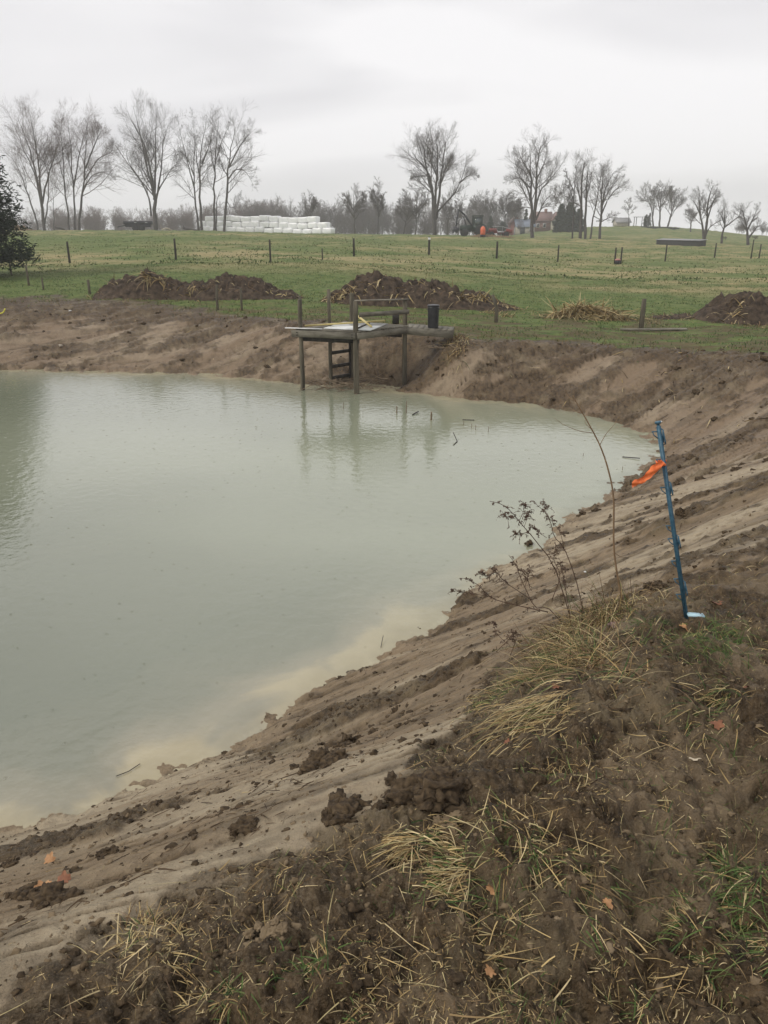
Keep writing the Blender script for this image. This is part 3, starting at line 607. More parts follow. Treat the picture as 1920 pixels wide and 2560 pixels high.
# ------------------------------------------------------------------ wrapped bales
wrap = noise_mat('white_bale_wrap', (.84, .85, .85), (.92, .92, .91), 1.6, .3, .5, .5, bdist=.05)
def bale_mesh(w, d, h, rng):
    n = 9; u = np.linspace(-1, 1, n); V_ = []; F_ = []; k = 0
    def sup(p): # rounded box with soft bulge
        q = np.sign(p) * (np.abs(p) ** .9); r = (np.abs(p) ** 7).sum(-1, keepdims=True) ** (1 / 7.); return p / r
    for ax in range(3):
        for s in (-1, 1):
            A, B = np.meshgrid(u, u); P = np.zeros((n * n, 3)); P[:, ax] = s; P[:, (ax + 1) % 3] = A.ravel() * s; P[:, (ax + 2) % 3] = B.ravel()
            V_.append(sup(P)); i = (np.arange(n - 1)[:, None] * n + np.arange(n - 1)[None]).ravel(); F_.append(np.stack([i, i + 1, i + n + 1, i + n], -1) + k); k += n * n
    P = np.concatenate(V_) * np.array([w / 2, d / 2, h / 2]); P += .03 * np.stack([pn(P[:, 1] * 2 + 3, P[:, 2] * 2, 7), pn(P[:, 0] * 2, P[:, 2] * 2, 8), pn(P[:, 0] * 1.5, P[:, 1] * 1.5, 9)], 1)
    return P, np.concatenate(F_)
bm_ = [mesh_np('wrapped_bale', *bale_mesh(1.66, 1.5, .92, RNG), wrap, smooth=True).data for _ in range(1)]
proto_b = [o for o in C.objects if o.name.startswith('wrapped_bale')][0]; first = True
ordn = ['first', 'second', 'third', 'fourth', 'fifth', 'sixth', 'seventh', 'eighth', 'ninth', 'tenth', 'eleventh', 'twelfth', 'thirteenth', 'fourteenth']
A0 = at_y(822, 586, 133); B0 = at_y(518, 577, 143); dB = (B0 - A0)[:2]; nB = 14; stp = dB / (nB - 1); azb = math.atan2(dB[1], dB[0])
for row, (cnt, off, rn) in enumerate(((14, 0, 'bottom'), (14, .45, 'middle'), (12, 1.5, 'top'))):
    for k in range(cnt):
        o = proto_b if first else proto_b.copy()
        if not first: C.objects.link(o)
        first = False; s = k + off + RNG.normal(0, .03) * (row > 0); x, y = A0[0] + stp[0] * s, A0[1] + stp[1] * s
        zb = ground(x, y); o.location = (x, y + RNG.normal(0, .08) + row * .25, zb + .44 + row * .88 + RNG.normal(0, .02) + (.1 * math.sin(k * 1.7) if row == 2 else 0))
        o.rotation_euler = (RNG.normal(0, .02), RNG.normal(0, .025), azb + math.pi + RNG.normal(0, .04)); o.scale = (np.linalg.norm(stp) / 1.66 * RNG.uniform(.95, 1.0), 1, RNG.uniform(.94, 1.03))
        tag(o, f'white wrapped hay bale in the {rn} row of the stack, {ordn[k]} from its right end', 'hay bale', 'white wrapped bales stacked on the ridge')
# ------------------------------------------------------------------ black trailer
tr_black = noise_mat('black_painted_steel', (.010, .010, .014), (.03, .03, .04), 3, .5, .1); tyre = noise_mat('tyre_rubber', (.012, .012, .012), (.03, .03, .03), 8, .85, .2)
rimm = noise_mat('pale_wheel_rim', (.3, .3, .3), (.5, .5, .5), 6, .5, 0); red_l = noise_mat('red_lamp_lens', (.35, .03, .02), (.5, .05, .03), 6, .3, 0)
def wheel(parent, c, r, w, ax=(0, 1, 0)):
    a = np.array(ax, float); m = MB(); c = np.array(c, float); prof = [(-.5, .62), (-.5, .92), (-.35, 1), (.35, 1), (.5, .92), (.5, .62)]
    m.tube([c + a * w * p for p, _ in prof], [r * q for _, q in prof], 18, False); t = m.build('wheel', tyre, parent, True)
    m = MB(); m.tube([c - a * w * .35, c + a * w * .35], r * .62, 14); m.build('rim', rimm, t); return t
b = at_y(347, 572, 134); b[2] = ground(b[0], b[1]); T = empty('farm_trailer', b, 'black flatbed trailer parked beside the tallest tree', 'trailer', rz=.15)
m = MB(); m.box((0, 0, .8), (3.9, 1.9, .42)); m.box((0, 0, 1.05), (4.3, 2.0, .1)); m.box((0, -1, 1.3), (4.3, .06, .42)); m.box((0, 1, 1.3), (4.3, .06, .42)); m.box((2.15, 0, 1.3), (.06, 2, .42)); m.box((-2.15, 0, 1.25), (.06, 2, .32)); m.build('bed', tr_black, T)
m = MB(); m.box((0, .5, .9), (3.8, .12, .16)); m.box((0, -.5, .9), (3.8, .12, .16)); m.beam((-1.9, 0, .9), (-3.3, 0, .6), .12, .12); m.box((0, 0, .55), (.12, 1.8, .1)); m.build('chassis', tr_black, T)
for x in (-1.8, -.9, 0, .9, 1.8): m = MB(); m.box((x, -1.06, 1.28), (.07, .05, .5)); m.build('side_stake', tr_black, T)
for x in (-.5, .45):
    for s in (-1, 1): wheel(T, (x, s * .85, .42), .42, .24)
for x in (-.3, 1.4): m = MB(); m.box((x, -1.045, 1.3), (.35, .02, .12)); m.build('reflector', rimm, T)
# ------------------------------------------------------------------ tractor, tank, implement
tr_green = noise_mat('dark_green_machine_paint', (.012, .026, .018), (.025, .045, .03), 3, .45, 0); glassm, n_, l_, b_ = M('cab_glass'); b_.inputs['Base Color'].default_value = (.25, .3, .3, 1); b_.inputs['Roughness'].default_value = .08; b_.inputs['Transmission Weight'].default_value = .75
b = at_y(1188, 586, 126); b[2] = ground(b[0], b[1]); T = empty('tractor', b, 'dark tractor with square cab and raised loader arm on ridge', 'tractor')
m = MB(); m.box((-1.35, 0, 1.25), (1.9, .8, .8), bev=.12); m.box((-2.32, 0, 1.15), (.1, .7, .6)); m.box((-.2, 0, .95), (1.8, .6, .5)); m.build('hood', tr_green, T)
m = MB(); 
for x in (-.45, .95):
    for s in (-.65, .65): m.box((x, s, 2.15), (.09, .09, 1.5))
m.box((.25, 0, 2.95), (1.7, 1.6, .16), bev=.05); m.box((.25, 0, 1.35), (1.45, 1.35, .5)); m.box((.6, 0, 1.8), (.5, .5, .6), bev=.08); cabo = m.build('cab', tr_green, T)
for s in (-.64, .64): m = MB(); m.box((.25, s, 2.15), (1.28, .02, 1.3)); m.build('window', glassm, cabo)
for s in (-.8, .8): wheel(T, (.75, s, .85), .85, .45); wheel(T, (-1.7, s * .9, .55), .55, .32)
for s in (-.75, .75):
    m = MB(); m.tube([(.75 + .95 * math.cos(a), s, .9 + .95 * math.sin(a)) for a in np.linspace(.1, 3, 9)], .06, 5); m.build('fender', tr_green, T)
m = MB()
for s in (-.5, .5): m.beam((-.6, s, 1.6), (-1.7, s, 3.1), .12, .18); m.beam((-1.7, s, 3.1), (-2.7, s, 3.9), .12, .16); m.beam((-2.7, s, 3.9), (-2.95, s, 1.5), .1, .14); m.beam((-1.3, s, 1.3), (-1.9, s, 2.9), .07, .07)
la = m.build('loader_arm', tr_black, T)
m = MB(); m.box((-3.0, 0, 1.1), (.9, 1.7, .1), ry=.5); m.box((-3.35, 0, .9), (.1, 1.7, .8), ry=.2); m.box((-3.0, .83, 1.0), (.8, .06, .7), ry=.4); m.box((-3.0, -.83, 1.0), (.8, .06, .7), ry=.4); m.build('bucket', tr_black, la)
m = MB(); m.tube([(-1.7, -.3, 1.6), (-1.7, -.3, 2.4)], .04, 6); m.build('exhaust', tr_black, T)
orange_p = noise_mat('orange_tank_plastic', (.62, .11, .04), (.75, .17, .07), 3, .45, .1)
b = at_y(1207, 586, 123); b[2] = ground(b[0], b[1]); T = empty('orange_tank', b, 'bright orange round tank standing right of the dark tractor', 'tank')
m = MB(); m.tube([(0, 0, .3), (0, 0, .4), (0, 0, 1.1), (0, 0, 1.35), (0, 0, 1.5)], [.28, .38, .38, .3, .12], 20); m.build('tank_body', orange_p, T, True)
m = MB(); m.tube([(0, 0, 1.5), (0, 0, 1.58)], .12, 14); m.build('lid', rimm, T); m = MB(); m.box((0, 0, .22), (.8, .8, .16)); m.box((-.3, 0, .07), (.12, .7, .16)); m.box((.3, 0, .07), (.12, .7, .16)); m.build('stand', tr_black, T)
red_p = noise_mat('faded_red_machine_paint', (.13, .025, .02), (.26, .06, .05), 4, .55, .1)
b = at_y(1244, 588, 126); b[2] = ground(b[0], b[1]); T = empty('farm_implement', b, 'long low rusty red farm machine with tines right of orange tank', 'farm machine')
m = MB(); m.box((0, 0, .75), (4.3, .9, .28)); m.box((-.8, 0, 1.05), (1.2, 1.1, .5), bev=.1); m.box((1.7, 0, .95), (.9, 1.2, .45), ry=.25, bev=.1); m.beam((-2.1, 0, .8), (-3.6, 0, .55), .14, .14); m.build('frame', red_p, T)
m = MB(); m.box((.0, 0, 1.55), (1.7, .9, .06)); m.beam((-.7, 0, 1.2), (-.7, 0, 1.55), .06, .06); m.beam((.7, 0, .8), (.7, 0, 1.55), .06, .06); m.beam((.8, 0, 1.5), (1.9, 0, 1.25), .07, .07); m.build('upper_rack', rimm, T)
for x in (-1.0, 1.2):
    for s in (-.75, .75): wheel(T, (x, s, .42), .42, .22)
for k in range(10):
    m = MB(); x = -1.9 + k * .43; m.tube([(x, -.5, .7), (x + .12, -.62, .4), (x + .02, -.6, .08)], .025, 4); m.build('tine', red_p, T)
m = MB(); m.box((.4, -.5, .8), (1.0, .04, .22)); m.build('guard', rimm, T)
# low brown heap under the machines
earth = noise_mat('dark_heap_soil', (.026, .0185, .013), (.100, .072, .048), 6, .9, .9, .25, bdist=.04)
earth2 = noise_mat('brown_grass_heap', (.10, .07, .035), (.22, .15, .08), 3, .9, .6, .2, bdist=.05)
def mound_mesh(pts, depth, h_of, rng, n=170, nd_=60, rough=.12):
    """closed earth heap: long axis through world pts a->b"""
    a, b_ = pts; ax = (b_ - a)[:2]; ln = np.linalg.norm(ax); ax = ax / ln; nr = np.array([-ax[1], ax[0]])
    U, Vv = np.meshgrid(np.linspace(0, 1, n), np.linspace(-1, 1, nd_), indexing='ij'); edge = np.sqrt(np.clip(1 - (2 * U - 1) ** 6, .02, 1))
    X = a[0] + ax[0] * ln * U + nr[0] * depth * Vv * edge; Y = a[1] + ax[1] * ln * U + nr[1] * depth * Vv * edge
    prof = np.clip(1 - np.abs(Vv) ** 1.7, 0, 1); H_ = np.interp(U, *h_of) * prof
    gz_, _ = terrain(X.ravel(), Y.ravel(), False); gz_ = gz_.reshape(X.shape)
    nz = fbm(X * 1.3, Y * 1.3, 11, 5) * .8 + .8 * fbm(X * 4.5, Y * 4.5, 19, 2)
    Z = gz_ - .12 + H_ * (1 + .25 * fbm(X * .9, Y * .9, 14, 2)) + nz * rough * np.clip(H_ * 2, .15, 1.4)
    X = X + .12 * pn(X * 3, Y * 3, 31) * np.clip(H_, 0, 1); Y = Y + .12 * pn(X * 3 + 9, Y * 3, 32) * np.clip(H_, 0, 1)
    c = np.array([(a[0] + b_[0]) / 2, (a[1] + b_[1]) / 2, gz_.mean()])
    P = np.stack([X, Y, Z], -1).reshape(-1, 3) - c
    i = (np.arange(n - 1)[:, None] * nd_ + np.arange(nd_ - 1)[None]).ravel()
    return P, np.stack([i, i + nd_, i + nd_ + 1, i + 1], -1), c
def blades(roots, dirs, ln, wd, droop, K=4, rng=RNG, colr=None, twist=None):
    """thin bent strips: roots (N,3), dirs (N,3) unit, ln (N), wd (N), droop (N)"""
    N_ = len(roots); t = np.linspace(0, 1, K)[None, :, None]
    P = roots[:, None] + dirs[:, None] * ln[:, None, None] * t; P[..., 2] -= (droop * ln)[:, None] * t[..., 0] ** 2
    bend = rng.normal(0, .12, (N_, 3)); P = P + bend[:, None] * (ln[:, None, None] * t ** 2)
    sd_ = np.cross(dirs, np.array([0, 0, 1.]) + rng.normal(0, .35, (N_, 3))); sd_ /= np.linalg.norm(sd_, axis=1, keepdims=True) + 1e-9
    wv = wd[:, None, None] * (1 - .85 * t ** 2) * .5
    V_ = np.stack([P - sd_[:, None] * wv, P + sd_[:, None] * wv], 2).reshape(-1, 3)
    i = np.arange(N_)[:, None] * K * 2 + np.arange(K - 1)[None] * 2; F_ = np.stack([i, i + 1, i + 3, i + 2], -1).reshape(-1, 4)
    c = np.repeat(colr, K * 2, 0) if colr is not None else None
    return V_, F_, c
STRAW = np.array([[.42, .31, .14], [.50, .40, .22], [.30, .21, .09], [.36, .30, .15], [.22, .15, .07]])
GREEN = np.array([[.055, .095, .022], [.085, .13, .035], [.13, .155, .05], [.04, .07, .02]])
BROWN = np.array([[.14, .085, .04], [.20, .13, .07], [.09, .055, .03]])
def pick(pal, n, rng=RNG, j=.18):
    return pal[rng.integers(0, len(pal), n)] * rng.uniform(1 - j, 1 + j, (n, 1))
def unit(v): return v / (np.linalg.norm(v, axis=1, keepdims=True) + 1e-9)
def heap(pxa, pxb, D, depth, prof, label, mat, seed, name='dirt_mound', straw=(), sticks=60, rough=.125, cat='dirt mound', group=None, fr=None):
    rng = np.random.default_rng(seed); a = at_y(pxa, 750, D); b_ = at_y(pxb, 750, D if fr is None else fr)
    P, F_, c = mound_mesh((a, b_), depth, prof, rng, rough=rough); o = empty(name, c, label, cat, group)
    mesh_np('soil', P, F_, mat, o, False)
    # roots, stalks and straw sticking out
    idx = rng.integers(0, len(P), sticks); pal = np.vstack([STRAW[:2] * .8, BROWN, BROWN]); 
    R_, D_, L_, W_, K_ = [P[idx]], [unit(rng.normal(0, 1, (sticks, 3)) * [1, 1, .5] + [0, -.3, .25])], [rng.uniform(.1, .5, sticks)], [rng.uniform(.012, .035, sticks)], [pick(pal, sticks, rng)]
    for (u, v, n, ln, sp) in straw:
        q = rng.normal(0, 1, (n, 2)) * sp; ii = np.clip(((u + q[:, 0]) * 169).astype(int), 2, 167) * 60 + np.clip((v + q[:, 1]) * 59, 1, 58).astype(int)
        R_.append(P[ii] + [0, 0, .02]); D_.append(unit(rng.normal(0, 1, (n, 3)) * [1, .8, .4] + [.0, -.4, .1])); L_.append(rng.uniform(.4, 1, n) * ln); W_.append(rng.uniform(.018, .05, n)); K_.append(pick(STRAW[:4], n, rng, .3) * .85)
    R_, D_, L_, W_, K_ = map(np.concatenate, (R_, D_, L_, W_, K_))
    V_, F2, c_ = blades(R_, D_, L_, W_, rng.uniform(.1, .6, len(R_)), 4, rng, K_); mesh_np('straw', V_, F2, bladem, o, col=c_)
    return o
hp = 'heaps of dug soil along the far side of the pond'
heap(225, 780, 28.6, 1.25, ([0, .06, .2, .35, .45, .62, .75, .88, 1], [0, .42, .95, .82, .72, .85, .72, .42, 0]), 'long dark dug soil heap behind the left far bank', earth, 71, straw=[(.30, .3, 70, .7, .03), (.48, .25, 40, .5, .05), (.9, .3, 40, .3, .08), (.6, .3, 50, .4, .2)], sticks=420, group=hp, fr=28.6)
heap(795, 1330, 27.6, 1.3, ([0, .05, .18, .27, .4, .62, .78, .86, 1], [0, .32, .85, 1.08, .82, .76, .56, .26, 0]), 'pointed brown dug soil heap behind the dock, straw on its sides', earth, 72, straw=[(.12, .25, 140, .5, .05), (.72, .35, 160, .6, .05), (.5, .8, 80, .5, .06), (.3, .25, 70, .5, .15), (.9, .4, 50, .5, .04)], sticks=520, group=hp)
heap(1355, 1590, 25.5, .75, ([0, .15, .42, .7, 1], [0, .2, .40, .3, .06]), 'low heap covered by loose pale corn stalks and straw', earth, 73, name='straw_heap', straw=[(.5, .3, 560, 1.0, .2), (.35, .35, 400, .9, .16), (.72, .3, 260, .8, .12)], sticks=50, cat='straw heap')
heap(1600, 1770, 25.5, .6, ([0, .3, .7, 1], [0, .22, .25, .1]), 'very low strip of turned soil between straw heap and right mound', earth, 74, sticks=100, straw=[(.85, .3, 25, .6, .06)], group=hp)
heap(1735, 2110, 25, 1.5, ([0, .08, .22, .34, .5, .8, 1], [0, .4, .98, 1.0, .85, .7, 0]), 'dark rounded dug soil heap at the right edge', earth, 75, straw=[(.28, .3, 12, .6, .02), (.2, .15, 30, .5, .06)], sticks=200, group=hp)
heap(1160, 1290, 124, 1.2, ([0, .3, .7, 1], [0, .5, .4, 0]), 'low brown brush heap under the machines on ridge', earth2, 76, name='brush_heap', sticks=60, cat='brush heap')
heap(40, 125, 138, 1.5, ([0, .4, .7, 1], [0, 1.0, .6, 0]), 'brown soil heap at foot of the leftmost trees', earth2, 77, sticks=40)
# ------------------------------------------------------------------ fallen logs by the big tree
def log(pts, r, label, name='fallen_log', mat=None, branches=()):
    m = MB(); P = [np.array(p) for p in pts]; m.tube(smoothline(P, 8), np.linspace(r, r * .6, 8), 8); 
    c = P[0].copy(); o = empty(name, c, label, 'log'); q = MB(); q.V = [v - c for v in m.V]; q.F = m.F; q.n = m.n; q.build('stem', mat or bark, o, True)
    if branches:
        m = MB()
        for bp in branches: m.tube(np.array(bp) - c, np.linspace(r * .4, r * .15, len(bp)), 5)
        m.build('branches', mat or bark, o)
    return o
def gp(px, py, D, up=0):
    p = at_y(px, py, D); p[2] = ground(p[0], p[1]) + up; return p
palewood = noise_mat('pale_broken_wood', (.3, .26, .2), (.5, .44, .35), 5, .8, .3)
log([gp(404, 572, 133, .1), gp(416, 574, 133, .35), gp(430, 574, 133, .1)], .16, 'short broken limb lying right of the tallest tree', mat=palewood, branches=[[gp(404, 572, 133, .1), gp(402, 566, 133, .9)]])
log([gp(458, 572, 134, .55), gp(470, 572, 134, .35), gp(495, 575, 134, .1)], .2, 'dark fallen limb left of the paired trunks', branches=[[gp(460, 572, 134, .5), gp(459, 570, 134, .9)]])
log([gp(140, 575, 136, .6), gp(152, 575, 136, .4), gp(162, 575, 136, .1)], .22, 'dark fallen log left of the three-trunk clump')
# ------------------------------------------------------------------ buildings
brick = noise_mat('red_brick', (.17, .095, .08), (.23, .135, .11), 6, .85, .1); roofr = noise_mat('brown_red_roof', (.17, .105, .095), (.22, .14, .125), 3, .8, .1)
cream = noise_mat('cream_siding', (.42, .38, .31), (.52, .48, .40), 3, .8, .1); roofb = noise_mat('blue_grey_roof', (.17, .20, .26), (.24, .27, .33), 3, .6, .1); dglass = noise_mat('dark_window_glass', (.03, .035, .04), (.06, .07, .08), 3, .15, 0)
trim = noise_mat('white_trim', (.6, .6, .58), (.7, .7, .68), 3, .7, 0)
def gable(mb_wall, mb_roof, cx, cy_, w, d, h, rh, z0=0, ax='x'):
    mb_wall.box((cx, cy_, z0 + h / 2), (w, d, h))
    hw, hd = w / 2, d / 2
    if ax == 'x':
        V_ = [(cx - hw, cy_ - hd, z0 + h), (cx - hw, cy_ + hd, z0 + h), (cx - hw, cy_, z0 + h + rh), (cx + hw, cy_ - hd, z0 + h), (cx + hw, cy_ + hd, z0 + h), (cx + hw, cy_, z0 + h + rh)]
        mb_wall.add(V_, [(0, 2, 1), (3, 4, 5), (0, 3, 5, 2), (1, 2, 5, 4)])
        for s in (-1, 1): mb_roof.box((cx, cy_ + s * (hd / 2 + .1), z0 + h + rh / 2 + .12), (w + .7, math.hypot(hd, rh) + .5, .14), rx=-s * math.atan2(rh, hd))
    else:
        V_ = [(cx - hw, cy_ - hd, z0 + h), (cx + hw, cy_ - hd, z0 + h), (cx, cy_ - hd, z0 + h + rh), (cx - hw, cy_ + hd, z0 + h), (cx + hw, cy_ + hd, z0 + h), (cx, cy_ + hd, z0 + h + rh)]
        mb_wall.add(V_, [(0, 1, 2), (4, 3, 5), (0, 2, 5, 3), (1, 4, 5, 2)])
        for s in (-1, 1): mb_roof.box((cx + s * (hw / 2 + .1), cy_, z0 + h + rh / 2 + .12), (math.hypot(hw, rh) + .5, d + .7, .14), ry=s * math.atan2(rh, hw))
def window(parent, c, w, h, axis='y'):
    m = MB(); s = (w, .1, h) if axis == 'y' else (.1, w, h); m.box(c, s); f = m.build('window', trim, parent)
    m = MB(); c2 = (c[0], c[1] - .04, c[2]) if axis == 'y' else (c[0] - .04, c[1], c[2]); s2 = (w * .8, .06, h * .84) if axis == 'y' else (.06, w * .8, h * .84); m.box(c2, s2); m.build('pane', dglass, f)
b = at_y(1368, 570, 225); b[2] = ground(b[0], b[1]) - .3; T = empty('brick_house', b, 'red roofed house with cream gable behind the oval bare tree', 'house')
wa, ro, bw = MB(), MB(), MB(); gable(bw, ro, -1.3, 3, 5.2, 6, 2.7, 2.1, ax='x'); gable(wa, ro, 3.1, 1.6, 4.4, 8, 2.8, 2.0, ax='y'); wa.build('gable_wall', cream, T); bw.build('wall', brick, T); ro.build('roof', roofr, T)
for x, w_, z_ in ((1.9, .8, 1.5), (3.1, 1.0, 1.5), (4.3, .8, 1.5), (3.1, .7, 3.5)): window(T, (x, -2.45, z_), w_, 1.1)
for x in (-2.6, -.8): window(T, (x, -.05, 1.6), .8, 1.1)
m = MB(); m.box((-.1, 3, 4.9), (.7, .7, 1.9)); m.build('chimney', brick, T)
b = at_y(1310, 574, 215); b[2] = ground(b[0], b[1]) - .3; T = empty('blue_roofed_shed', b, 'low pale shed with blue grey roof left of the house', 'shed')
wa, ro = MB(), MB(); gable(wa, ro, 0, 0, 4.6, 5, 2.0, 1.6, ax='x'); wa.build('wall', cream, T); ro.build('roof', roofb, T); m = MB(); m.box((-.8, -2.53, 1.0), (1.2, .08, 1.8)); m.build('door', dglass, T); window(T, (1.3, -2.55, 1.2), .8, .7)
b = at_y(1286, 576, 218); b[2] = ground(b[0], b[1]) - .3; T = empty('red_barn', b, 'faded red barn with tall gable left of the house', 'barn')
fred = noise_mat('faded_red_boards', (.25, .10, .09), (.34, .15, .13), 8, .85, .1, stretch=(4, 4, .3)); wa, ro = MB(), MB(); gable(wa, ro, 0, 0, 2.6, 5, 3.1, 1.4, ax='y'); wa.build('wall', fred, T); ro.build('roof', roofr, T); m = MB(); m.box((0, -2.53, 1.1), (1.0, .08, 1.9)); m.build('door', trim, T); window(T, (0, -2.55, 3.1), .6, .7)
# long low shed on the right
shedr = noise_mat('pale_grey_metal_roof', (.22, .22, .22), (.32, .32, .32), 4, .5, .1); shedw = noise_mat('dark_grey_boards', (.022, .022, .02), (.055, .053, .05), 8, .85, .3, stretch=(.3, 4, 4))
a = at_y(1650, 601, 112); b_ = at_y(1757, 608, 108); a[2] = ground(a[0], a[1]); b_[2] = ground(b_[0], b_[1]); c = (a + b_) / 2; ln = np.linalg.norm((b_ - a)[:2]); rz = math.atan2((b_ - a)[1], (b_ - a)[0])
T = empty('low_shed', c, 'long low dark grey feed shed with pale roof on hillside', 'shed', rz=rz); m = MB(); m.box((0, 0, .08), (ln, 2.2, 1.25), ry=-math.asin((b_[2] - a[2]) / ln)); m.build('wall', shedw, T)
m = MB(); m.box((0, 0, .74), (ln + .3, 2.4, .05), ry=-math.asin((b_[2] - a[2]) / ln), rx=.05); m.build('roof', shedr, T); m = MB(); m.box((-ln / 2 - .02, 0, .4), (.06, .9, .7)); m.build('door', tr_black, T)
# hilltop pavilion
b = at_y(1597, 562, 232); b[2] = ground(b[0], b[1]); T = empty('open_shelter', b, 'tiny open shelter roof on hilltop left of the evergreens', 'shelter'); m = MB()
for x in (-1.1, 1.1):
    for y in (-1, 1): m = MB(); m.box((x, y, 1.2), (.14, .14, 2.4)); m.build('post', bark, T)
m = MB(); m.box((0, 0, 2.45), (2.9, 2.6, .14)); m.build('roof', shedr, T)
b = at_y(1650, 566, 216); b[2] = ground(b[0], b[1]); T = empty('stone_wall', b, 'long low dark stone wall along the hilltop', 'wall'); m = MB()
for k in range(26): m.box((-4.6 + k * .38, RNG.normal(0, .06), .3 - k * .012), (.42, .6, .6 + RNG.normal(0, .08)), rz=RNG.normal(0, .1), bev=.06)
m.build('stones', shedw, T)
b = at_y(1553, 562, 230); b[2] = ground(b[0], b[1]); T = empty('farmhouse', b, 'small pale roof of a farmhouse just over the hill', 'house'); wa, ro = MB(), MB(); gable(wa, ro, 0, 0, 3.6, 4, .9, 1.0, ax='x'); wa.build('wall', cream, T); ro.build('roof', shedr, T)
# ------------------------------------------------------------------ fence posts across the field
fencew = noise_mat('dark_fence_wood', (.03, .028, .022), (.08, .075, .06), 8, .85, .4, .2, (1, 1, .2)); whitep = noise_mat('white_insulator', (.7, .7, .7), (.8, .8, .8), 5, .5, 0)
def fpost(px, pyb, pyt, D, rpx, label, group, name='fence_post', mat=None, cap=False, lean=0):
    p = at_y(px, pyb, D); z = ground(p[0], p[1]); h = (pyb - pyt) * D / F * 1.02; r = rpx / 2 * D / F
    m = MB(); m.tube([(0, 0, -.25), (0, 0, h * .5), (lean * h, 0, h)], [r * 1.1, r, r * .95], 9, jit=r * .05)
    if cap:
        o = empty(name, (p[0], p[1], z), label, 'fence post', group); m.build('post', mat or fencew, o, True); q = MB(); q.box((0, -r * .6, h * .9), (r * 2.2, r * 2.4, .16), bev=.02); q.build('insulator', whitep, o)
    else:
        o = m.build(name, mat or fencew, smooth=True); o.location = (p[0], p[1], z); tag(o, label, 'fence post', group)
    return o
fg = 'fence posts crossing the field'
for px, pb, pt, D, r, lb, cp in ((175, 660, 612, 48, 5, 'dark post standing above the left end of the long soil heap', 0), (440, 647, 600, 48, 5, 'dark post above the left peak of the long soil heap', 0), (676, 645, 594, 45, 4.5, 'tall thin post below the right half of the bales', 0), (806, 647, 622, 50, 3, 'short thin stake between two taller field posts', 0),
        (885, 651, 611, 55, 5, 'post above the gap between the two big soil heaps', 0), (1072, 655, 616, 62, 5, 'post with white insulator near its top', 1), (1241, 657, 619, 62, 5, 'post below the red machinery on the ridge', 0), (1394, 657, 620, 62, 3.5, 'thin post below the dark evergreens', 0),
        (1663, 650, 612, 68, 3.5, 'thin post below the left end of the low shed', 0), (1785, 651, 619, 75, 3.2, 'thin post below the low tree bending right', 0), (1876, 654, 612, 75, 3, 'wiry thin post below the tree at far right', 0), (1896, 654, 621, 75, 3, 'last thin post beside the right edge', 0)):
    fpost(px, pb, pt, D, r, lb, fg, cap=cp)
fpost(1537, 654, 618, 62, 4, 'left of two close posts of the field gateway', 'two gateway posts'); fpost(1552, 654, 617, 62, 4, 'right of two close posts of the field gateway', 'two gateway posts')
b = at_y(1544, 654, 61.5); b[2] = ground(b[0], b[1]); T = empty('feed_tub', b, 'small pink lidded tub between the two gateway posts', 'tub'); m = MB(); m.tube([(0, 0, 0), (0, 0, .3)], [.17, .2], 14); m.build('tub_body', tr_black, T, True); m = MB(); m.tube([(0, 0, .3), (0, 0, .38), (0, 0, .42)], [.22, .2, .08], 14); m.build('lid', noise_mat('pink_lid', (.45, .2, .18), (.5, .26, .22), 4, .6, 0), T, True)
sg = 'old wooden stakes along the near field edge'
for px, pb, pt, D, r, lb, ln in ((25, 662, 630, 40, 4, 'stake under the dark evergreen at left edge', 0), (71, 705, 658, 33, 5, 'upright stake near the left edge of grass', 0), (107, 712, 684, 31, 4, 'short broken stake right of the upright one at left', 0), (222, 716, 682, 29.5, 6, 'weathered stake touching left end of the long heap', 0), (542, 745, 688, 25.2, 6, 'weathered stake in front of the long soil heap', .03), (603, 748, 696, 25, 5, 'second stake in front of the long soil heap', 0),
        (749, 735, 702, 25.3, 6, 'stake just behind the left dock post', 0), (1241, 785, 722, 23.6, 9, 'leaning stake right of the pointed soil heap', -.18), (1605, 800, 731, 23.0, 11, 'thick upright stake between straw heap and right mound', 0)):
    fpost(px, pb, pt, D, r, lb, sg, 'wooden_stake', wood_post, lean=ln)
# plank on the grass
a = gp(1552, 819, 22.3, .03); b_ = gp(1718, 816, 22.3, .03); m = MB(); c = (a + b_) / 2; m.beam(a - c, b_ - c, .16, .05, bev=.01); o = m.build('plank', wood_grey); o.location = c; tag(o, 'long grey plank lying on grass above the right bank', 'plank')
# ------------------------------------------------------------------ dock
P1, P3, P5, P4 = np.array([-1.93, 18.28]), np.array([-.64, 17.86]), np.array([.5, 18.95]), np.array([-.79, 19.37]); P2 = np.array([-1.30, 18.86])
DK = empty('dock', (-.7, 18.6, 0), 'weathered wooden dock on posts at the far bank', 'dock'); dc = np.array([-.7, 18.6, 0]); zd = 1.42
def V3(p, z): return np.array([p[0], p[1], z]) - dc
for p, zb, zt_, r in ((P1, -.35, 2.09, .052), (P2, -.3, 2.27, .045), (P3, -.4, 2.09, .062), (P4, -.3, 2.14, .055), (P5, -.4, 2.02, .056)):
    m = MB(); K = 9; z = np.linspace(zb, zt_, K); m.tube(np.stack([V3(p, q) + [RNG.normal(0, .004), RNG.normal(0, .004), 0] for q in z]), r * (1 + RNG.normal(0, .03, K)) * np.linspace(1.08, .95, K), 10); m.build('post', wood_post, DK, True)
m = MB(); m.box(V3((.29, 19.55), 1.53), (.16, .05, .28), rz=.1); m.build('post_stub', dark_wood, DK)
ex = (P3 - P1) / np.linalg.norm(P3 - P1); ey = (P5 - P3) / np.linalg.norm(P5 - P3)
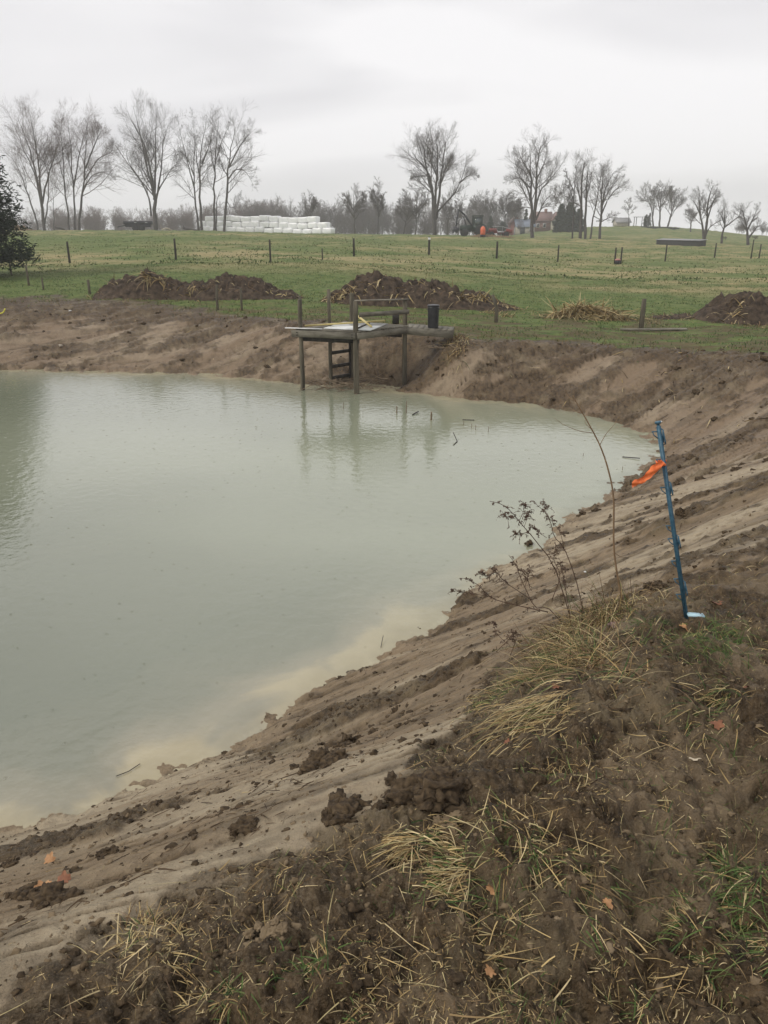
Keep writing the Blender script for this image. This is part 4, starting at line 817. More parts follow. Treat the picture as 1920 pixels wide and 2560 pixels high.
# deck boards
w_ = np.linalg.norm(P3 - P1) + .22; d_ = np.linalg.norm(P5 - P3) + .1; o0 = P1 - ex * .12 - ey * .05; m = MB(); nbd = 11
for k in range(nbd):
    s = (k + .5) / nbd * d_; a = o0 + ey * s; b_ = a + ex * w_; m.beam(V3(a, zd + RNG.normal(0, .003)), V3(b_, zd + RNG.normal(0, .003)), d_ / nbd * .93, .03)
m.build('deck', wood_grey, DK)
for nm, a, b_, z_, h in (('fascia', P1 - ex * .16 - ey * .08, P3 + ex * .05 - ey * .08, zd - .09, .15), ('fascia', P3 + ex * .09 - ey * .06, P5 + ex * .09 + ey * .02, zd - .095, .15), ('fascia', P1 - ex * .09, P4 - ex * .09, zd - .09, .14), ('fascia', P4 + ey * .08 - ex * .1, P5 + ey * .08, zd - .09, .14), ('cross_beam', P1 - ex * .05 + ey * .1, P3 + ey * .1, zd - .21, .13), ('cross_beam', P4 - ey * .1, P5 - ey * .1, zd - .2, .12)):
    m = MB(); m.beam(V3(a, z_), V3(b_, z_), .045, h); m.build(nm, wood_grey if nm == 'fascia' else dark_wood, DK)
m = MB(); m.beam(V3(P3 + ex * .02, 2.10), V3(P5 + ex * .02 + ey * .08, 2.03), .13, .025); m.build('top_rail', wood_grey, DK)
m = MB(); m.beam(V3(P3 + ex * .09, 1.79), V3(P5 + ex * .09, 1.75), .04, .1); m.build('mid_rail', wood_grey, DK)
for p in (P1, P3, P5):
    for z_ in (zd - .06, zd - .12):
        m = MB(); m.tube([V3(p, z_) - np.append(ey * .10, 0), V3(p, z_) - np.append(ey * .13, 0)], .012, 6); m.build('bolt', dark_wood, DK)
# ladder between the two back posts
for p in (P2 + ey * .0, P4 - ey * .08):
    m = MB(); m.beam(V3(p, -.2), V3(p, zd - .1), .06, .05); m.build('ladder_rail', dark_wood, DK)
for z_ in (1.06, .78, .45, .18):
    m = MB(); m.beam(V3(P2, z_), V3(P4 - ey * .08, z_), .05, .075); m.build('rung', dark_wood, DK)
# gangway
q0 = np.array([.52, 18.92]); q1 = np.array([1.64, 18.82]); q0b = q0 + [.1, .75]; q1b = q1 + [.1, .75]
m = MB(); ng = 8
for k in range(ng):
    s = (k + .5) / ng; a = q0 + (q1 - q0) * s; b_ = q0b + (q1b - q0b) * s; m.beam(V3(a, 1.37 - .07 * s), V3(b_, 1.37 - .07 * s), .135, .03)
m.build('gangway', wood_grey, DK)
m = MB(); m.beam(V3(q0 - [0, .03], 1.30), V3(q1 - [-.02, .03], 1.22), .045, .15); m.build('gangway_beam', wood_grey, DK); m = MB(); m.beam(V3(q0b, 1.28), V3(q1b, 1.21), .045, .14); m.build('gangway_beam', wood_grey, DK)
# things on the dock
def onb(p, z, pts): return np.array([[a, b_, z] for a, b_ in pts])
c = P1 + ex * .70 + ey * .85; m = MB(); m.box((0, 0, 0), (1.15, 1.3, .018), rz=math.atan2(ex[1], ex[0])); o = m.build('plywood_sheet', wet_ply); o.location = (c[0], c[1], zd + .028); tag(o, 'wet whitish sheet lying flat on the dock deck', 'sheet')
m = MB(); a = P1 - ex * .02 + ey * .15; b_ = P1 + ex * .95 + ey * 1.45; m.beam((0, 0, 0), (b_[0] - a[0], b_[1] - a[1], .05), .05, .035); o = m.build('yellow_board', yellow_wood); o.location = (a[0], a[1], zd + .065); tag(o, 'long yellow board lying across the sheet on the dock', 'board')
m = MB(); a = P2 + ex * .25 + ey * .5; b_ = P3 + ey * .55 - ex * .05; m.beam((0, 0, .2), (b_[0] - a[0], b_[1] - a[1], .0), .045, .03); o = m.build('yellow_board', yellow_wood); o.location = (a[0], a[1], zd + .06); tag(o, 'yellow board tilted up at its back end on the dock', 'board')
m = MB(); a = P1 - ex * .3 - ey * .1; b_ = P1 + ex * .55 - ey * .02; m.beam((0, 0, 0), (b_[0] - a[0], b_[1] - a[1], 0), .07, .02); o = m.build('trim_board', trim); o.location = (a[0], a[1], zd + .03); tag(o, 'thin white board sticking out past the left dock corner', 'board')
m = MB(); a = P3 + ey * .2 - ex * .1; b_ = P3 + ey * 1.0 - ex * .45; m.beam((0, 0, 0), (b_[0] - a[0], b_[1] - a[1], .03), .03, .03); o = m.build('dark_batten', dark_wood); o.location = (a[0], a[1], zd + .06); tag(o, 'thin dark batten lying on the dock by the front post', 'board')
# bin
bc = np.array([1.19, 19.15, 1.345]); T = empty('black_bin', bc, 'black ribbed plastic bin standing on the gangway', 'bin'); m = MB(); zz = np.linspace(0, .5, 20); m.tube([(0, 0, z) for z in zz], .128 * (1 + .06 * zz / .5) * (1 + .02 * (np.arange(20) % 3 == 0)), 24); m.build('barrel', black_plastic, T, True)
m = MB(); m.tube([(0, 0, .50), (0, 0, .51), (0, 0, .535), (0, 0, .545)], [.13, .148, .148, .12], 24); m.build('rim', black_plastic, T)
for a in (0, math.pi): m = MB(); m.tube([(.14 * math.cos(a), -.04, .44), (.17 * math.cos(a), 0, .43), (.14 * math.cos(a), .04, .44)], .008, 5); m.build('handle', black_plastic, T)
# driftwood under the dock
def sticks(name, label, c, n, sx, sy, sz, ln, seed, r=.012, mat=None, cat='branches'):
    rng = np.random.default_rng(seed); m = MB()
    for k in range(n):
        p = rng.normal(0, 1, 3) * [sx, sy, sz]; a = rng.normal(0, .5); L_ = ln * rng.uniform(.4, 1.1); d = np.array([math.cos(a) * (1 if rng.random() > .5 else -1), rng.normal(0, .5), rng.normal(0, .18)]); p[2] = abs(p[2])
        q = [p, p + d * L_ * .5 + rng.normal(0, .05 * L_ + .02, 3), p + d * L_ + rng.normal(0, .08 * L_ + .02, 3)]; m.tube(smoothline(q, 6), np.linspace(r, r * .4, 6), 5)
    o = m.build(name, mat or palewood_d, smooth=True); o.location = c; return tag(o, label, cat)
palewood_d = noise_mat('wet_driftwood', (.13, .095, .06), (.26, .2, .13), 6, .7, .3)
c = np.array([-.75, 18.35, .0]); c[2] = max(.02, ground(c[0], c[1])); sticks('driftwood_pile', 'tangle of thin driftwood branches under the dock', c, 46, .38, .16, .10, .75, 81)
c = np.array([1.55, 18.75, 0]); c[2] = ground(c[0], c[1]) + .02; sticks('root_tangle', 'dead roots hanging from bank under the gangway end', c, 18, .3, .12, .12, .5, 82)
# debris standing in the water
def stub(px, py, h, r, label, lean=0, mat=None, name='water_stick'):
    p = at_z(px, py, 0); m = MB(); m.tube(smoothline([(0, 0, -.15), (lean * .5 * h, 0, h * .5), (lean * h, 0, h)], 5), np.linspace(r, r * .6, 5), 7); o = m.build(name, mat or palewood_d, smooth=True); o.location = p; return tag(o, label, 'stick', 'broken stalks standing in the pond')
for px, py, h, r, lb, ln in ((992, 1033, .15, .016, 'short pale stub rising from the water right of dock', 0), (1015, 1033, .26, .012, 'tallest pale stalk standing in the pond', .05), (1078, 1050, .17, .024, 'thick orange brown stub standing in the water', 0), (1159, 1063, .09, .006, 'tiny stalk, leftmost of four small ones in the pond', 0), (1179, 1070, .09, .006, 'tiny stalk, second from left of four in the pond', 0), (1189, 1075, .11, .006, 'tiny stalk, third from left of four in the pond', 0), (1220, 1080, .12, .006, 'tiny stalk, rightmost of four small ones in the pond', .1), (858, 1022, .14, .007, 'thin reed stub below the dock corner post', .1), (1458, 1140, .05, .005, 'tiny dark twig in the water near right shore', 0), (1556, 1175, .06, .005, 'short twig in the water below the orange ribbon', 0)):
    stub(px, py, h, r, lb, ln)
def flatstick(pts, r, label, name='floating_stick'):
    P = [at_z(x, y, .01) + [0, 0, q] for x, y, q in pts]; c = P[0].copy(); m = MB(); m.tube([p - c for p in P], r, 6); o = m.build(name, dark_wood); o.location = c; return tag(o, label, 'stick')
flatstick([(1133, 1095, .1), (1143, 1103, .0), (1134, 1112, -.005)], .008, 'dark bent twig making an arrow shape in the pond')
flatstick([(1031, 1037, 0), (1046, 1031, .02)], .012, 'pale stick floating right of the tall stalk')
flatstick([(1556, 1142, 0), (1600, 1147, .01)], .008, 'straight dark stick floating near right shore'); flatstick([(1156, 1049, 0), (1186, 1050, 0)], .008, 'thin stick floating above the small stalks')
flatstick([(290, 1940, -.001), (322, 1928, .0), (350, 1910, .002)], .003, 'long thin twig floating near the lower left shore')
flatstick([(952, 1618, .0), (958, 1596, .03)], .003, 'thin bent stalk at the near shore'); 
# ------------------------------------------------------------------ blue step-in post
pb = hit(1715, 1545); Yp = pb[1]; pt = at_y(1645, 1058, Yp + .10)
T = empty('fence_stake', pb, 'blue plastic step-in fence post with wire hooks', 'fence stake'); ax = pt - pb; hh_ = np.linalg.norm(ax); ax = ax / hh_; sx = np.cross(ax, [0, 1, 0]); sx = sx / np.linalg.norm(sx); sy = np.cross(sx, ax); sx = -sx if sx[0] < 0 else sx
def PP(s, a=0, b=0): return ax * s + sx * a + sy * b
m = MB(); m.tube([PP(-.12), PP(hh_ * .5), PP(hh_)], [.0068, .0065, .0065], 12)
for a_, b__ in ((.0075, 0), (-.0075, 0), (0, -.0075)):
    m.beam(PP(-.05, a_, b__), PP(hh_ * .985, a_, b__), .004 if a_ else .0035, .004)
m.build('shaft', blue_plastic, T, True)
m = MB(); m.tube([PP(hh_ - .002), PP(hh_ + .006), PP(hh_ + .008)], [.012, .0135, .012], 14); m.build('cap', blue_plastic, T)
TL = hh_
zs = lambda yy: TL * (1 - (yy - 205) / (1990 - 205))
for yy in (275, 520, 770, 1120, 1240, 1450, 1620, 1770):
    s = zs(yy); m = MB(); m.tube([PP(s, -.009), PP(s + .004, -.026), PP(s + .004, -.031)], .0028, 6); m.tube([PP(s + .004, -.028), PP(s - .012, -.024), PP(s - .028, -.010)], .0024, 6); m.build('hook', blue_plastic, T, True)
for y0, y1 in ((255, 395), (725, 850), (1215, 1335), (1645, 1790)):
    a_, b__ = zs(y0), zs(y1); m = MB(); m.tube([PP(a_, .009), PP(a_ - .008, .016), PP(b__ + .012, .019), PP(b__, .018), PP(b__ - .002, .009)], .0032, 6); m.box(PP((a_ + b__) / 2, .013), (.006, .004, (a_ - b__) * .8), ry=-.14 if True else 0); m.build('guide_loop', blue_plastic, T, True)
m = MB(); m.box((.036, -.01, .014), (.075, .03, .008), ry=.08); m.build('foot_step', pale_blue, T)
# ribbon
ptsL = [(1656, 1152), (1650, 1160), (1640, 1170), (1628, 1182), (1614, 1193), (1600, 1204), (1589, 1208), (1580, 1212)]; wid = [9, 16, 22, 19, 16, 15, 17, 13]
kn = at_y(1653, 1153, Yp + .085); m = MB(); R_, Rn = [], []
cl = smoothline([at_y(x, y, Yp + .07 - .012 * i) for i, (x, y) in enumerate(ptsL)], 20); wv = np.interp(np.linspace(0, 7, 20), range(8), wid) * Yp / F / .93
dT = np.gradient(cl, axis=0); up_ = np.cross(dT, [0, 1, 0]); up_ = unit(up_); V_ = []
for k in range(20):
    for s in np.linspace(-.5, .5, 5): V_.append(cl[k] - kn + up_[k] * wv[k] * s * (1 + .08 * math.sin(k * 2.1)) + [0, .006 * math.sin(s * 7 + k * .7), .0015 * math.sin(k * 1.7 + s * 5)])
i = (np.arange(19)[:, None] * 5 + np.arange(4)[None]).ravel(); Fr = np.stack([i, i + 1, i + 6, i + 5], -1); V_ = np.array(V_)
m.addnp(np.vstack([V_, V_ + [0, .0006, 0]]), np.vstack([Fr, Fr[:, ::-1] + len(V_)]))
rb = empty('flagging_ribbon', kn, 'orange flagging ribbon tied near the top of blue post', 'ribbon'); m.build('tail', orange_tape, rb, True)
m = MB(); m.tube([np.array([math.cos(a) * .016, math.sin(a) * .014, .004 * math.sin(a * 3) - .002 * a]) for a in np.linspace(0, 6.5, 22)], .0075, 7, jit=.001); m.tube([(-.012, -.012, .004), (-.02, -.016, -.006), (-.01, -.013, -.014), (.004, -.016, -.006)], [.006, .009, .008, .005], 7, jit=.001); m.build('knot', orange_tape, rb, True)
# ------------------------------------------------------------------ sapling and dried weeds
stalkm = noise_mat('tan_stalk_bark', (.15, .095, .05), (.27, .18, .10), 20, .75, .2, bdist=.001); weedm = noise_mat('dead_weed_stem', (.055, .03, .02), (.12, .07, .045), 20, .8, 0); seedm = noise_mat('dead_seed_heads', (.075, .045, .03), (.17, .11, .075), 30, .85, 0)
def stemline(px, Y, pts, n, dy=0):
    return smoothline([at_y(x, y, Y + dy * i / len(pts)) for i, (x, y) in enumerate(pts)], n)
sb = hit(1557, 1512); Ys = sb[1]; T = empty('sapling', sb, 'thin bare leafless sapling left of the blue post', 'sapling')
L0 = stemline(0, Ys, [(1560, 1516), (1553, 1490), (1535, 1376), (1534, 1247), (1520, 1173), (1500, 1114), (1466, 1049), (1448, 1018), (1432, 988)], 26); m = MB(); m.tube(L0 - sb, np.interp(np.linspace(0, 1, 26), [0, .2, .7, 1], [.0068, .0048, .0034, .0013]), 7, jit=.0002); m.build('stem', stalkm, T, True)
m = MB()
for pts in ([(1480, 1082), (1450, 1078), (1410, 1062), (1386, 1045)], [(1500, 1112), (1515, 1085), (1535, 1062), (1548, 1040)], [(1480, 1074), (1465, 1060), (1462, 1040)], [(1456, 1032), (1442, 1030), (1430, 1022)], [(1534, 1380), (1552, 1392), (1572, 1396)], [(1441, 1005), (1420, 990), (1408, 965)]):
    Lq = stemline(0, Ys, pts, 8, .04); m.tube(Lq - sb, np.linspace(.0018, .0006, 8), 5)
m.build('twig', stalkm, T, True)
def weed(base, stems, label, seed, Yoff=0, leafn=14):
    rng = np.random.default_rng(seed); pb_ = hit(*base); Y = pb_[1] + Yoff; T = empty('dried_weed', pb_, label, 'weed', 'dried weeds rising from the grass tussock')
    ms, ml = MB(), MB()
    for pts, r in stems:
        L_ = stemline(0, Y, pts, 14, rng.normal(0, .12)) - pb_; ms.tube(L_, np.linspace(r * 1.2, r * .5, 14), 5)
        for k in range(leafn):
            u = rng.uniform(.35, 1); i = min(12, int(u * 13)); p = L_[i] + (L_[i + 1] - L_[i]) * rng.random(); d = rng.normal(0, 1, 3) * [1, 1, .6] + [0, 0, .35]; d /= np.linalg.norm(d); ln = rng.uniform(.015, .055) * (1.3 - u * .6)
            q = smoothline([p, p + d * ln * .6, p + d * ln + [0, 0, -.25 * ln]], 5); ms.tube(q, .0011, 4, False)
            for w in range(rng.integers(3, 7)):
                c = q[rng.integers(1, 5)] + rng.normal(0, .003, 3); s = rng.uniform(.003, .0062); dd = rng.normal(0, 1, 3); dd[2] -= .8; dd /= np.linalg.norm(dd); e = np.cross(dd, rng.normal(0, 1, 3)); e /= np.linalg.norm(e)
                ml.add([c - dd * s, c + e * s * .6, c + dd * s * rng.uniform(1, 3), c - e * s * .6, c + np.cross(dd, e) * s * .6], [(0, 1, 4), (1, 2, 4), (2, 3, 4), (3, 0, 4), (0, 3, 2, 1)])
    ms.build('stem', weedm, T); ml.build('seed_head', seedm, T)
weed((1462, 1545), [([(1462, 1545), (1440, 1450), (1410, 1370), (1386, 1342), (1375, 1300), (1358, 1276), (1332, 1254)], .0024), ([(1410, 1370), (1400, 1330), (1384, 1310), (1370, 1290)], .0014), ([(1366, 1290), (1364, 1268), (1360, 1256)], .001)], 'dried weed with tall straight stem nearest the sapling', 91, leafn=16)
weed((1430, 1560), [([(1430, 1560), (1388, 1422), (1340, 1353), (1307, 1314), (1277, 1278), (1252, 1260), (1224, 1253)], .0024), ([(1310, 1318), (1318, 1295), (1321, 1280)], .0012), ([(1300, 1300), (1270, 1292), (1256, 1284)], .0012), ([(1320, 1330), (1300, 1335), (1285, 1337)], .0014), ([(1366, 1344), (1345, 1330), (1325, 1316)], .0012), ([(1298, 1302), (1308, 1280), (1309, 1254)], .0012)], 'dried weed reaching farthest up and left over the water', 92, leafn=17)
weed((1420, 1575), [([(1420, 1575), (1370, 1520), (1338, 1518), (1312, 1468), (1298, 1436), (1290, 1412), (1272, 1388)], .0026), ([(1370, 1530), (1300, 1515), (1232, 1496), (1196, 1463), (1162, 1446)], .0026), ([(1225, 1492), (1170, 1482), (1128, 1478)], .0014), ([(1312, 1468), (1320, 1440), (1326, 1420)], .0014), ([(1330, 1500), (1270, 1460), (1240, 1430), (1232, 1418)], .0018), ([(1240, 1430), (1215, 1440), (1195, 1430)], .0014), ([(1380, 1500), (1400, 1440), (1385, 1400), (1390, 1360)], .002), ([(1425, 1540), (1410, 1450), (1400, 1400)], .002)],
     'bushy dried weed spreading low and left over the slope', 93, leafn=22)
weed((1275, 1640), [([(1275, 1640), (1290, 1600), (1285, 1580)], .002), ([(1240, 1630), (1270, 1600), (1290, 1575)], .0018), ([(1262, 1605), (1240, 1580), (1232, 1552)], .0014), ([(1290, 1680), (1295, 1640), (1300, 1618)], .0022)], 'small dried weed at lower left of the tussock', 94, leafn=16)
weed((1480, 1540), [([(1480, 1540), (1490, 1520), (1506, 1510)], .002), ([(1480, 1540), (1478, 1525), (1485, 1512)], .0018)], 'tiny dark dried weed between tussock and sapling', 95, leafn=14)
# ------------------------------------------------------------------ tufts
def gz_at(x, y):
    z, _ = terrain(np.asarray(x, float), np.asarray(y, float)); return z
def tuft(px, py, rx, n, ln, green, label, seed, upr=.8, name='grass_tuft', group='tufts of grass on the near bank', lay=None, wd=.0028, cat='grass tuft', droop=(.2, .9), mat=False, brown=.3):
    rng = np.random.default_rng(seed); c = hit(px, py); R_ = rx * c[1] / F * 1.1
    cl_ = rng.normal(0, .55, (4, 2)); q = (cl_[rng.integers(0, 4, n)] * .8 + rng.normal(0, .36, (n, 2))) * R_; q[:, 1] *= 1.5; x = c[0] + q[:, 0]; y = c[1] + q[:, 1]; z = gz_at(x, y) - .004
    ns = 5; si_ = rng.integers(0, ns, n); lean = rng.normal(0, .55, (ns, 2)); flat = rng.random(n) < .38
    out_ = np.c_[q / (R_ + 1e-6) * .3 + lean[si_], upr * rng.uniform(.35, 1.2, n)] + rng.normal(0, .28, (n, 3)); out_[flat, 2] = rng.uniform(.02, .25, flat.sum()); out_[flat, :2] += rng.normal(0, .6, (flat.sum(), 2))
    if mat:
        a0 = math.atan2(lay[1], lay[0]); aa = a0 + rng.normal(0, .32, n) + np.where(rng.random(n) < .12, 1.3, 0); out_ = np.c_[np.cos(aa), np.sin(aa), rng.uniform(.02, .30, n)]; z = z + rng.uniform(0, .025, n)
    elif lay is not None: out_ += np.array(lay) * rng.uniform(.3, 1.1, (n, 1))
    d = unit(out_); d[:, 2] = np.abs(d[:, 2]); k = rng.random(n) < green; col = np.where(k[:, None], pick(GREEN, n, rng), np.where(rng.random((n, 1)) < brown, pick(BROWN, n, rng), pick(STRAW, n, rng, .3)))
    V_, F_, cc = blades(np.c_[x, y, z], d, (.25 + .9 * rng.random(n) ** 1.3) * ln, rng.uniform(.6, 1.4, n) * wd, rng.uniform(*droop, n), 6, rng, col)
    o = mesh_np(name, V_ - c, F_, bladem, col=cc); o.location = c; return tag(o, label, cat, group)
tuft(1440, 1590, 110, 1900, .30, .2, 'big tan and green grass tussock at foot of dried weeds', 101, 1.0, brown=.55, wd=.0034, name='grass_tussock', group=None, cat='grass tussock')
tuft(1500, 1670, 110, 1100, .28, .14, 'lower hanging part of dry grass right below the tussock', 102, .3, name='grass_tussock', group=None, cat='grass tussock', lay=(.2, -.35, 0), brown=.5, wd=.0034)
tuft(1370, 1680, 90, 1100, .28, .3, 'dry grass with green blades drooping below weeds at left', 103, .8, name='grass_tussock', group=None, cat='grass tussock', lay=(0, -.15, 0), brown=.5, wd=.0034)
tuft(1560, 1530, 75, 600, .17, .1, 'pale straw tuft around the base of the sapling', 104, .4)
for i, (px, py, rx, n, ln, gr, lb, up_, lay) in enumerate((
    (1650, 1590, 70, 560, .16, .75, 'green grass tuft just left below the blue post', .5, (.35, 0, 0)), (1760, 1595, 75, 640, .16, .8, 'green grass tuft just right below the blue post', .5, (.35, 0, 0)), (1850, 1580, 70, 420, .14, .75, 'green grass tuft at right edge level with post base', .5, (.3, 0, 0)),
    (1340, 1800, 90, 520, .22, .08, 'flattened pale straw clump below the big tussock', .12, (-.7, -.25, 0)), (1740, 1830, 55, 200, .13, .55, 'star-shaped green and tan tuft on dark soil at right', .35, None), (1810, 1720, 65, 330, .15, .35, 'tan tuft at right edge above the star-shaped one', .4, None),
    (1410, 1935, 60, 260, .12, .3, 'yellowish tuft left of centre on the dark soil', .3, None), (1290, 2075, 70, 420, .17, .45, 'arched green and straw tuft right of the flattened clump', .35, (.4, -.1, 0)), (1070, 2150, 75, 620, .17, .22, 'flattened yellow straw clump in the middle of dark soil', .12, (.75, -.1, 0)),
    (1020, 2110, 40, 160, .20, .1, 'straw fan pointing left above the flattened clump', .1, (-.9, -.1, 0)), (1160, 2235, 45, 160, .16, .05, 'small straw tuft below right of the flattened clump', .2, (-.7, 0, 0)), (320, 2370, 75, 460, .12, .12, 'short upright dry tuft at lower left', .8, None), (430, 2340, 70, 260, .15, .05, 'loose straw tuft right of the short upright one', .3, (.6, .2, 0)),
    (620, 2470, 90, 520, .12, .65, 'green grass patch at bottom left of centre', .5, None), (790, 2420, 60, 260, .13, .6, 'green and straw tuft at bottom centre', .5, None), (520, 2480, 60, 200, .12, .1, 'straw tuft beside the bottom green patch', .3, None), (1240, 2420, 70, 220, .15, .1, 'loose dry tuft at bottom right of centre', .45, None), (900, 2520, 70, 240, .12, .35, 'mixed tuft at the bottom edge centre', .5, None),
    (1880, 2180, 80, 420, .16, .8, 'long green grass tuft at right edge', .5, (-.3, 0, 0)), (1860, 2290, 90, 520, .11, .75, 'dense low green tuft at right edge, lower', .5, None), (1790, 2360, 80, 320, .11, .5, 'low olive tuft near lower right edge', .4, None), (1590, 2530, 60, 200, .09, .75, 'small green tuft at bottom edge right', .5, None),
    (1470, 2190, 90, 420, .15, .25, 'flattened brown grass patch in right middle of soil', .15, None), (1460, 1960, 80, 300, .12, .25, 'low tangle of dry grass above right middle', .2, None), (1700, 2070, 60, 160, .14, .1, 'sparse dry tuft right of the bare earth patch', .3, None), (1330, 1700, 80, 520, .16, .55, 'mossy green and tan tuft on the crest left of tussock', .4, None), (1230, 1745, 70, 260, .10, .3, 'low dry fringe on the crest of the slope', .4, None))):
    tuft(px, py, rx * 1.1, int(n * (.9 if (lay is not None and up_ < .2) or px > 1780 else .5 if py > 1750 else .9)), ln * (.9 if px > 1780 else .8), gr, lb, 120 + i, up_ * (.5 if py > 1900 else .8), lay=lay, wd=.0028, mat=lay is not None and up_ < .21, brown=.1)
# clumps of weeds near the far fence line
for i, (px, py, rx, n, ln, gr, lb) in enumerate(((1245, 790, 32, 500, .28, .35, 'dark weed clump at foot of the leaning stake'), (560, 730, 45, 400, .26, .5, 'rough grass clump before the long heap'), (640, 722, 30, 300, .3, .6, 'green brush before the right end of long heap'), (1600, 800, 60, 500, .22, .2, 'brown weeds round the foot of the thick stake'), (1400, 790, 50, 420, .22, .4, 'weed clump below the straw heap'), (1750, 800, 60, 400, .2, .3, 'brown weed strip before the right mound'), (1150, 850, 30, 420, .4, .02, 'straw tuft hanging at the right end of the gangway'), (380, 700, 30, 250, .3, .3, 'dry grass clump on the left of long heap'), (1880, 815, 50, 400, .22, .4, 'dark weeds at right edge below the mound'))):
    tuft(px, py, rx, n, ln, gr, lb, 170 + i, .8, name='weed_clump', group='weed clumps along the far grass edge', wd=.016, cat='weed clump')
# ------------------------------------------------------------------ ground cover (uncountable)
def scatter_polar(n, r0, r1, a0, a1, rng, pw=1.0):
    r = np.exp(rng.uniform(math.log(r0), math.log(r1), n) * pw) if pw == 1 else np.sqrt(rng.uniform(r0 ** 2, r1 ** 2, n)); a = np.radians(rng.uniform(a0, a1, n)); return r * np.sin(a), r * np.cos(a)
rng = np.random.default_rng(200)
def litter(name, label, n, r0, r1, ln, wd, pal, seed, dens, upz=.06, K=4, droop=.1, lift=.002):
    rng = np.random.default_rng(seed); x, y = scatter_polar(n, r0, r1, -42, 42, rng); z, mm = terrain(x, y); k = rng.random(n) < dens(x, y, mm, z); x, y, z = x[k], y[k], z[k]; n = len(x)
    a = rng.uniform(0, 6.28, n); d = np.c_[np.cos(a), np.sin(a), rng.normal(0, .15, n) + upz]; L_ = rng.uniform(*ln, n)
    z2 = gz_at(x + d[:, 0] * L_, y + d[:, 1] * L_); d[:, 2] = (z2 - z) / L_ + np.abs(rng.normal(0, upz, n)); d = unit(d)
    V_, F_, c = blades(np.c_[x, y, z + lift + wd[1]], d, L_, rng.uniform(*wd, n), np.full(n, droop), K, rng, pick(pal, n, rng))
    return tag(mesh_np(name, V_, F_, bladem, col=c), label, 'ground cover', kind='stuff')
def d_soil(x, y, mm, z): return (mm['soil'] + .03 * (mm['d'] > .3)) * (1 - mm['far']) * (.18 + .82 * ss(-.05, .3, fbm(x * 2.6, y * 2.6, 301, 3)))
litter('straw_litter', 'straw and dead grass strewn over the near soil', 32000, .9, 9, (.010, .055), (.0007, .0024), np.vstack([STRAW * 1.15, STRAW, BROWN]), 201, d_soil)
litter('straw_litter', 'long bent stalks lying over the near soil', 1500, .9, 8, (.05, .16), (.0014, .004), STRAW * 1.1, 202, d_soil, upz=.10, K=6)
litter('chaff', 'pale chips and chaff flecks on the near soil', 26000, .8, 6, (.004, .011), (.0015, .003), np.vstack([STRAW[:2], BROWN]), 203, d_soil, K=2)
litter('twig_debris', 'dark root bits and twigs on the clay slope', 9000, 2, 16, (.02, .12), (.002, .006), BROWN * .45, 204, lambda x, y, mm, z: ss(-.01, .05, mm['t']) * .5 * ss(-.3, .4, fbm(x * 1.5, y * 1.5, 302, 3)), K=4)
litter('twig_debris', 'dark and pale root bits on the far clay bank', 5000, 13, 30, (.06, .3), (.01, .022), np.vstack([BROWN * .5, BROWN * .4, STRAW[:2] * .8]), 205, lambda x, y, mm, z: ss(.0, .05, mm['t']) * (1 - mm['grass']) * .5, K=4)
def fieldgrass(name, label, n, r0, r1, ln, wd, seed, dfn, pal=GREEN, uprt=1.):
    rng = np.random.default_rng(seed); x, y = scatter_polar(n, r0, r1, -40, 40, rng, 2 if r1 < 60 else 1); z, mm = terrain(x, y, False); p = dfn(x, y, mm); k = rng.random(n) < p; x, y, z = x[k], y[k], z[k]; n = len(x)
    d = unit(np.c_[rng.normal(0, .45, (n, 2)), np.full(n, uprt)]); V_, F_, c = blades(np.c_[x, y, z - .02], d, rng.uniform(*ln, n), rng.uniform(*wd, n), rng.uniform(.1, .7, n), 3, rng, pick(pal, n, rng, .3))
    return tag(mesh_np(name, V_, F_, bladem, col=c), label, 'grass', kind='stuff')
fieldgrass('grass', 'short green grass of the field edge beyond the pond', 150000, 20, 46, (.05, .13), (.012, .026), 210, lambda x, y, mm: mm['grass'] * ss(-.5, .1, fbm(x * .8, y * .8, 310, 3)), np.vstack([GREEN, GREEN, STRAW[3:4] * .6]))
fieldgrass('grass', 'rough tan and green grass along the crest of the far bank', 90000, 16, 31, (.06, .20), (.010, .024), 214, lambda x, y, mm: mm['far'] * np.exp(-((mm['t'] - 1.32) / .25) ** 2) * ss(-.2, .35, fbm(x * 1.6, y * 1.6, 312, 3)), np.vstack([STRAW * .6, BROWN, GREEN, GREEN]))
fieldgrass('grass', 'tufty pasture grass over the field', 90000, 44, 130, (.08, .2), (.03, .08), 211, lambda x, y, mm: mm['grass'] * .8 * ss(-.3, .3, fbm(x * .3, y * .3, 311, 3)), np.vstack([GREEN, GREEN, STRAW[3:4] * .5, GREEN * .8]))
litter('grass', 'short green and olive grass shoots on the near soil', 14000, .9, 7, (.015, .05), (.0012, .0026), np.vstack([GREEN, GREEN, STRAW[3:] * .7]), 212, lambda x, y, mm, z: mm['soil'] * ss(.05, .4, fbm(x * 1.9, y * 1.9, 320, 3) + .30 * ss(.6, 1.6, x / np.maximum(y, .5) * 2)), upz=1.2, K=3)
litter('dead_grass_fringe', 'brown dead grass along the crest of the near bank', 26000, 1.2, 8, (.03, .12), (.0012, .0028), np.vstack([STRAW, BROWN, BROWN, GREEN[2:3]]), 213, lambda x, y, mm, z: np.exp(-((np.interp(x, SLX, SLY) - y - .25) / .3) ** 2) * ss(-.15, .3, fbm(x * 2.5, y * 2.5, 321, 3)) * (1 - mm['far']) * ss(.2, .8, x), upz=.7, K=4, droop=.5)
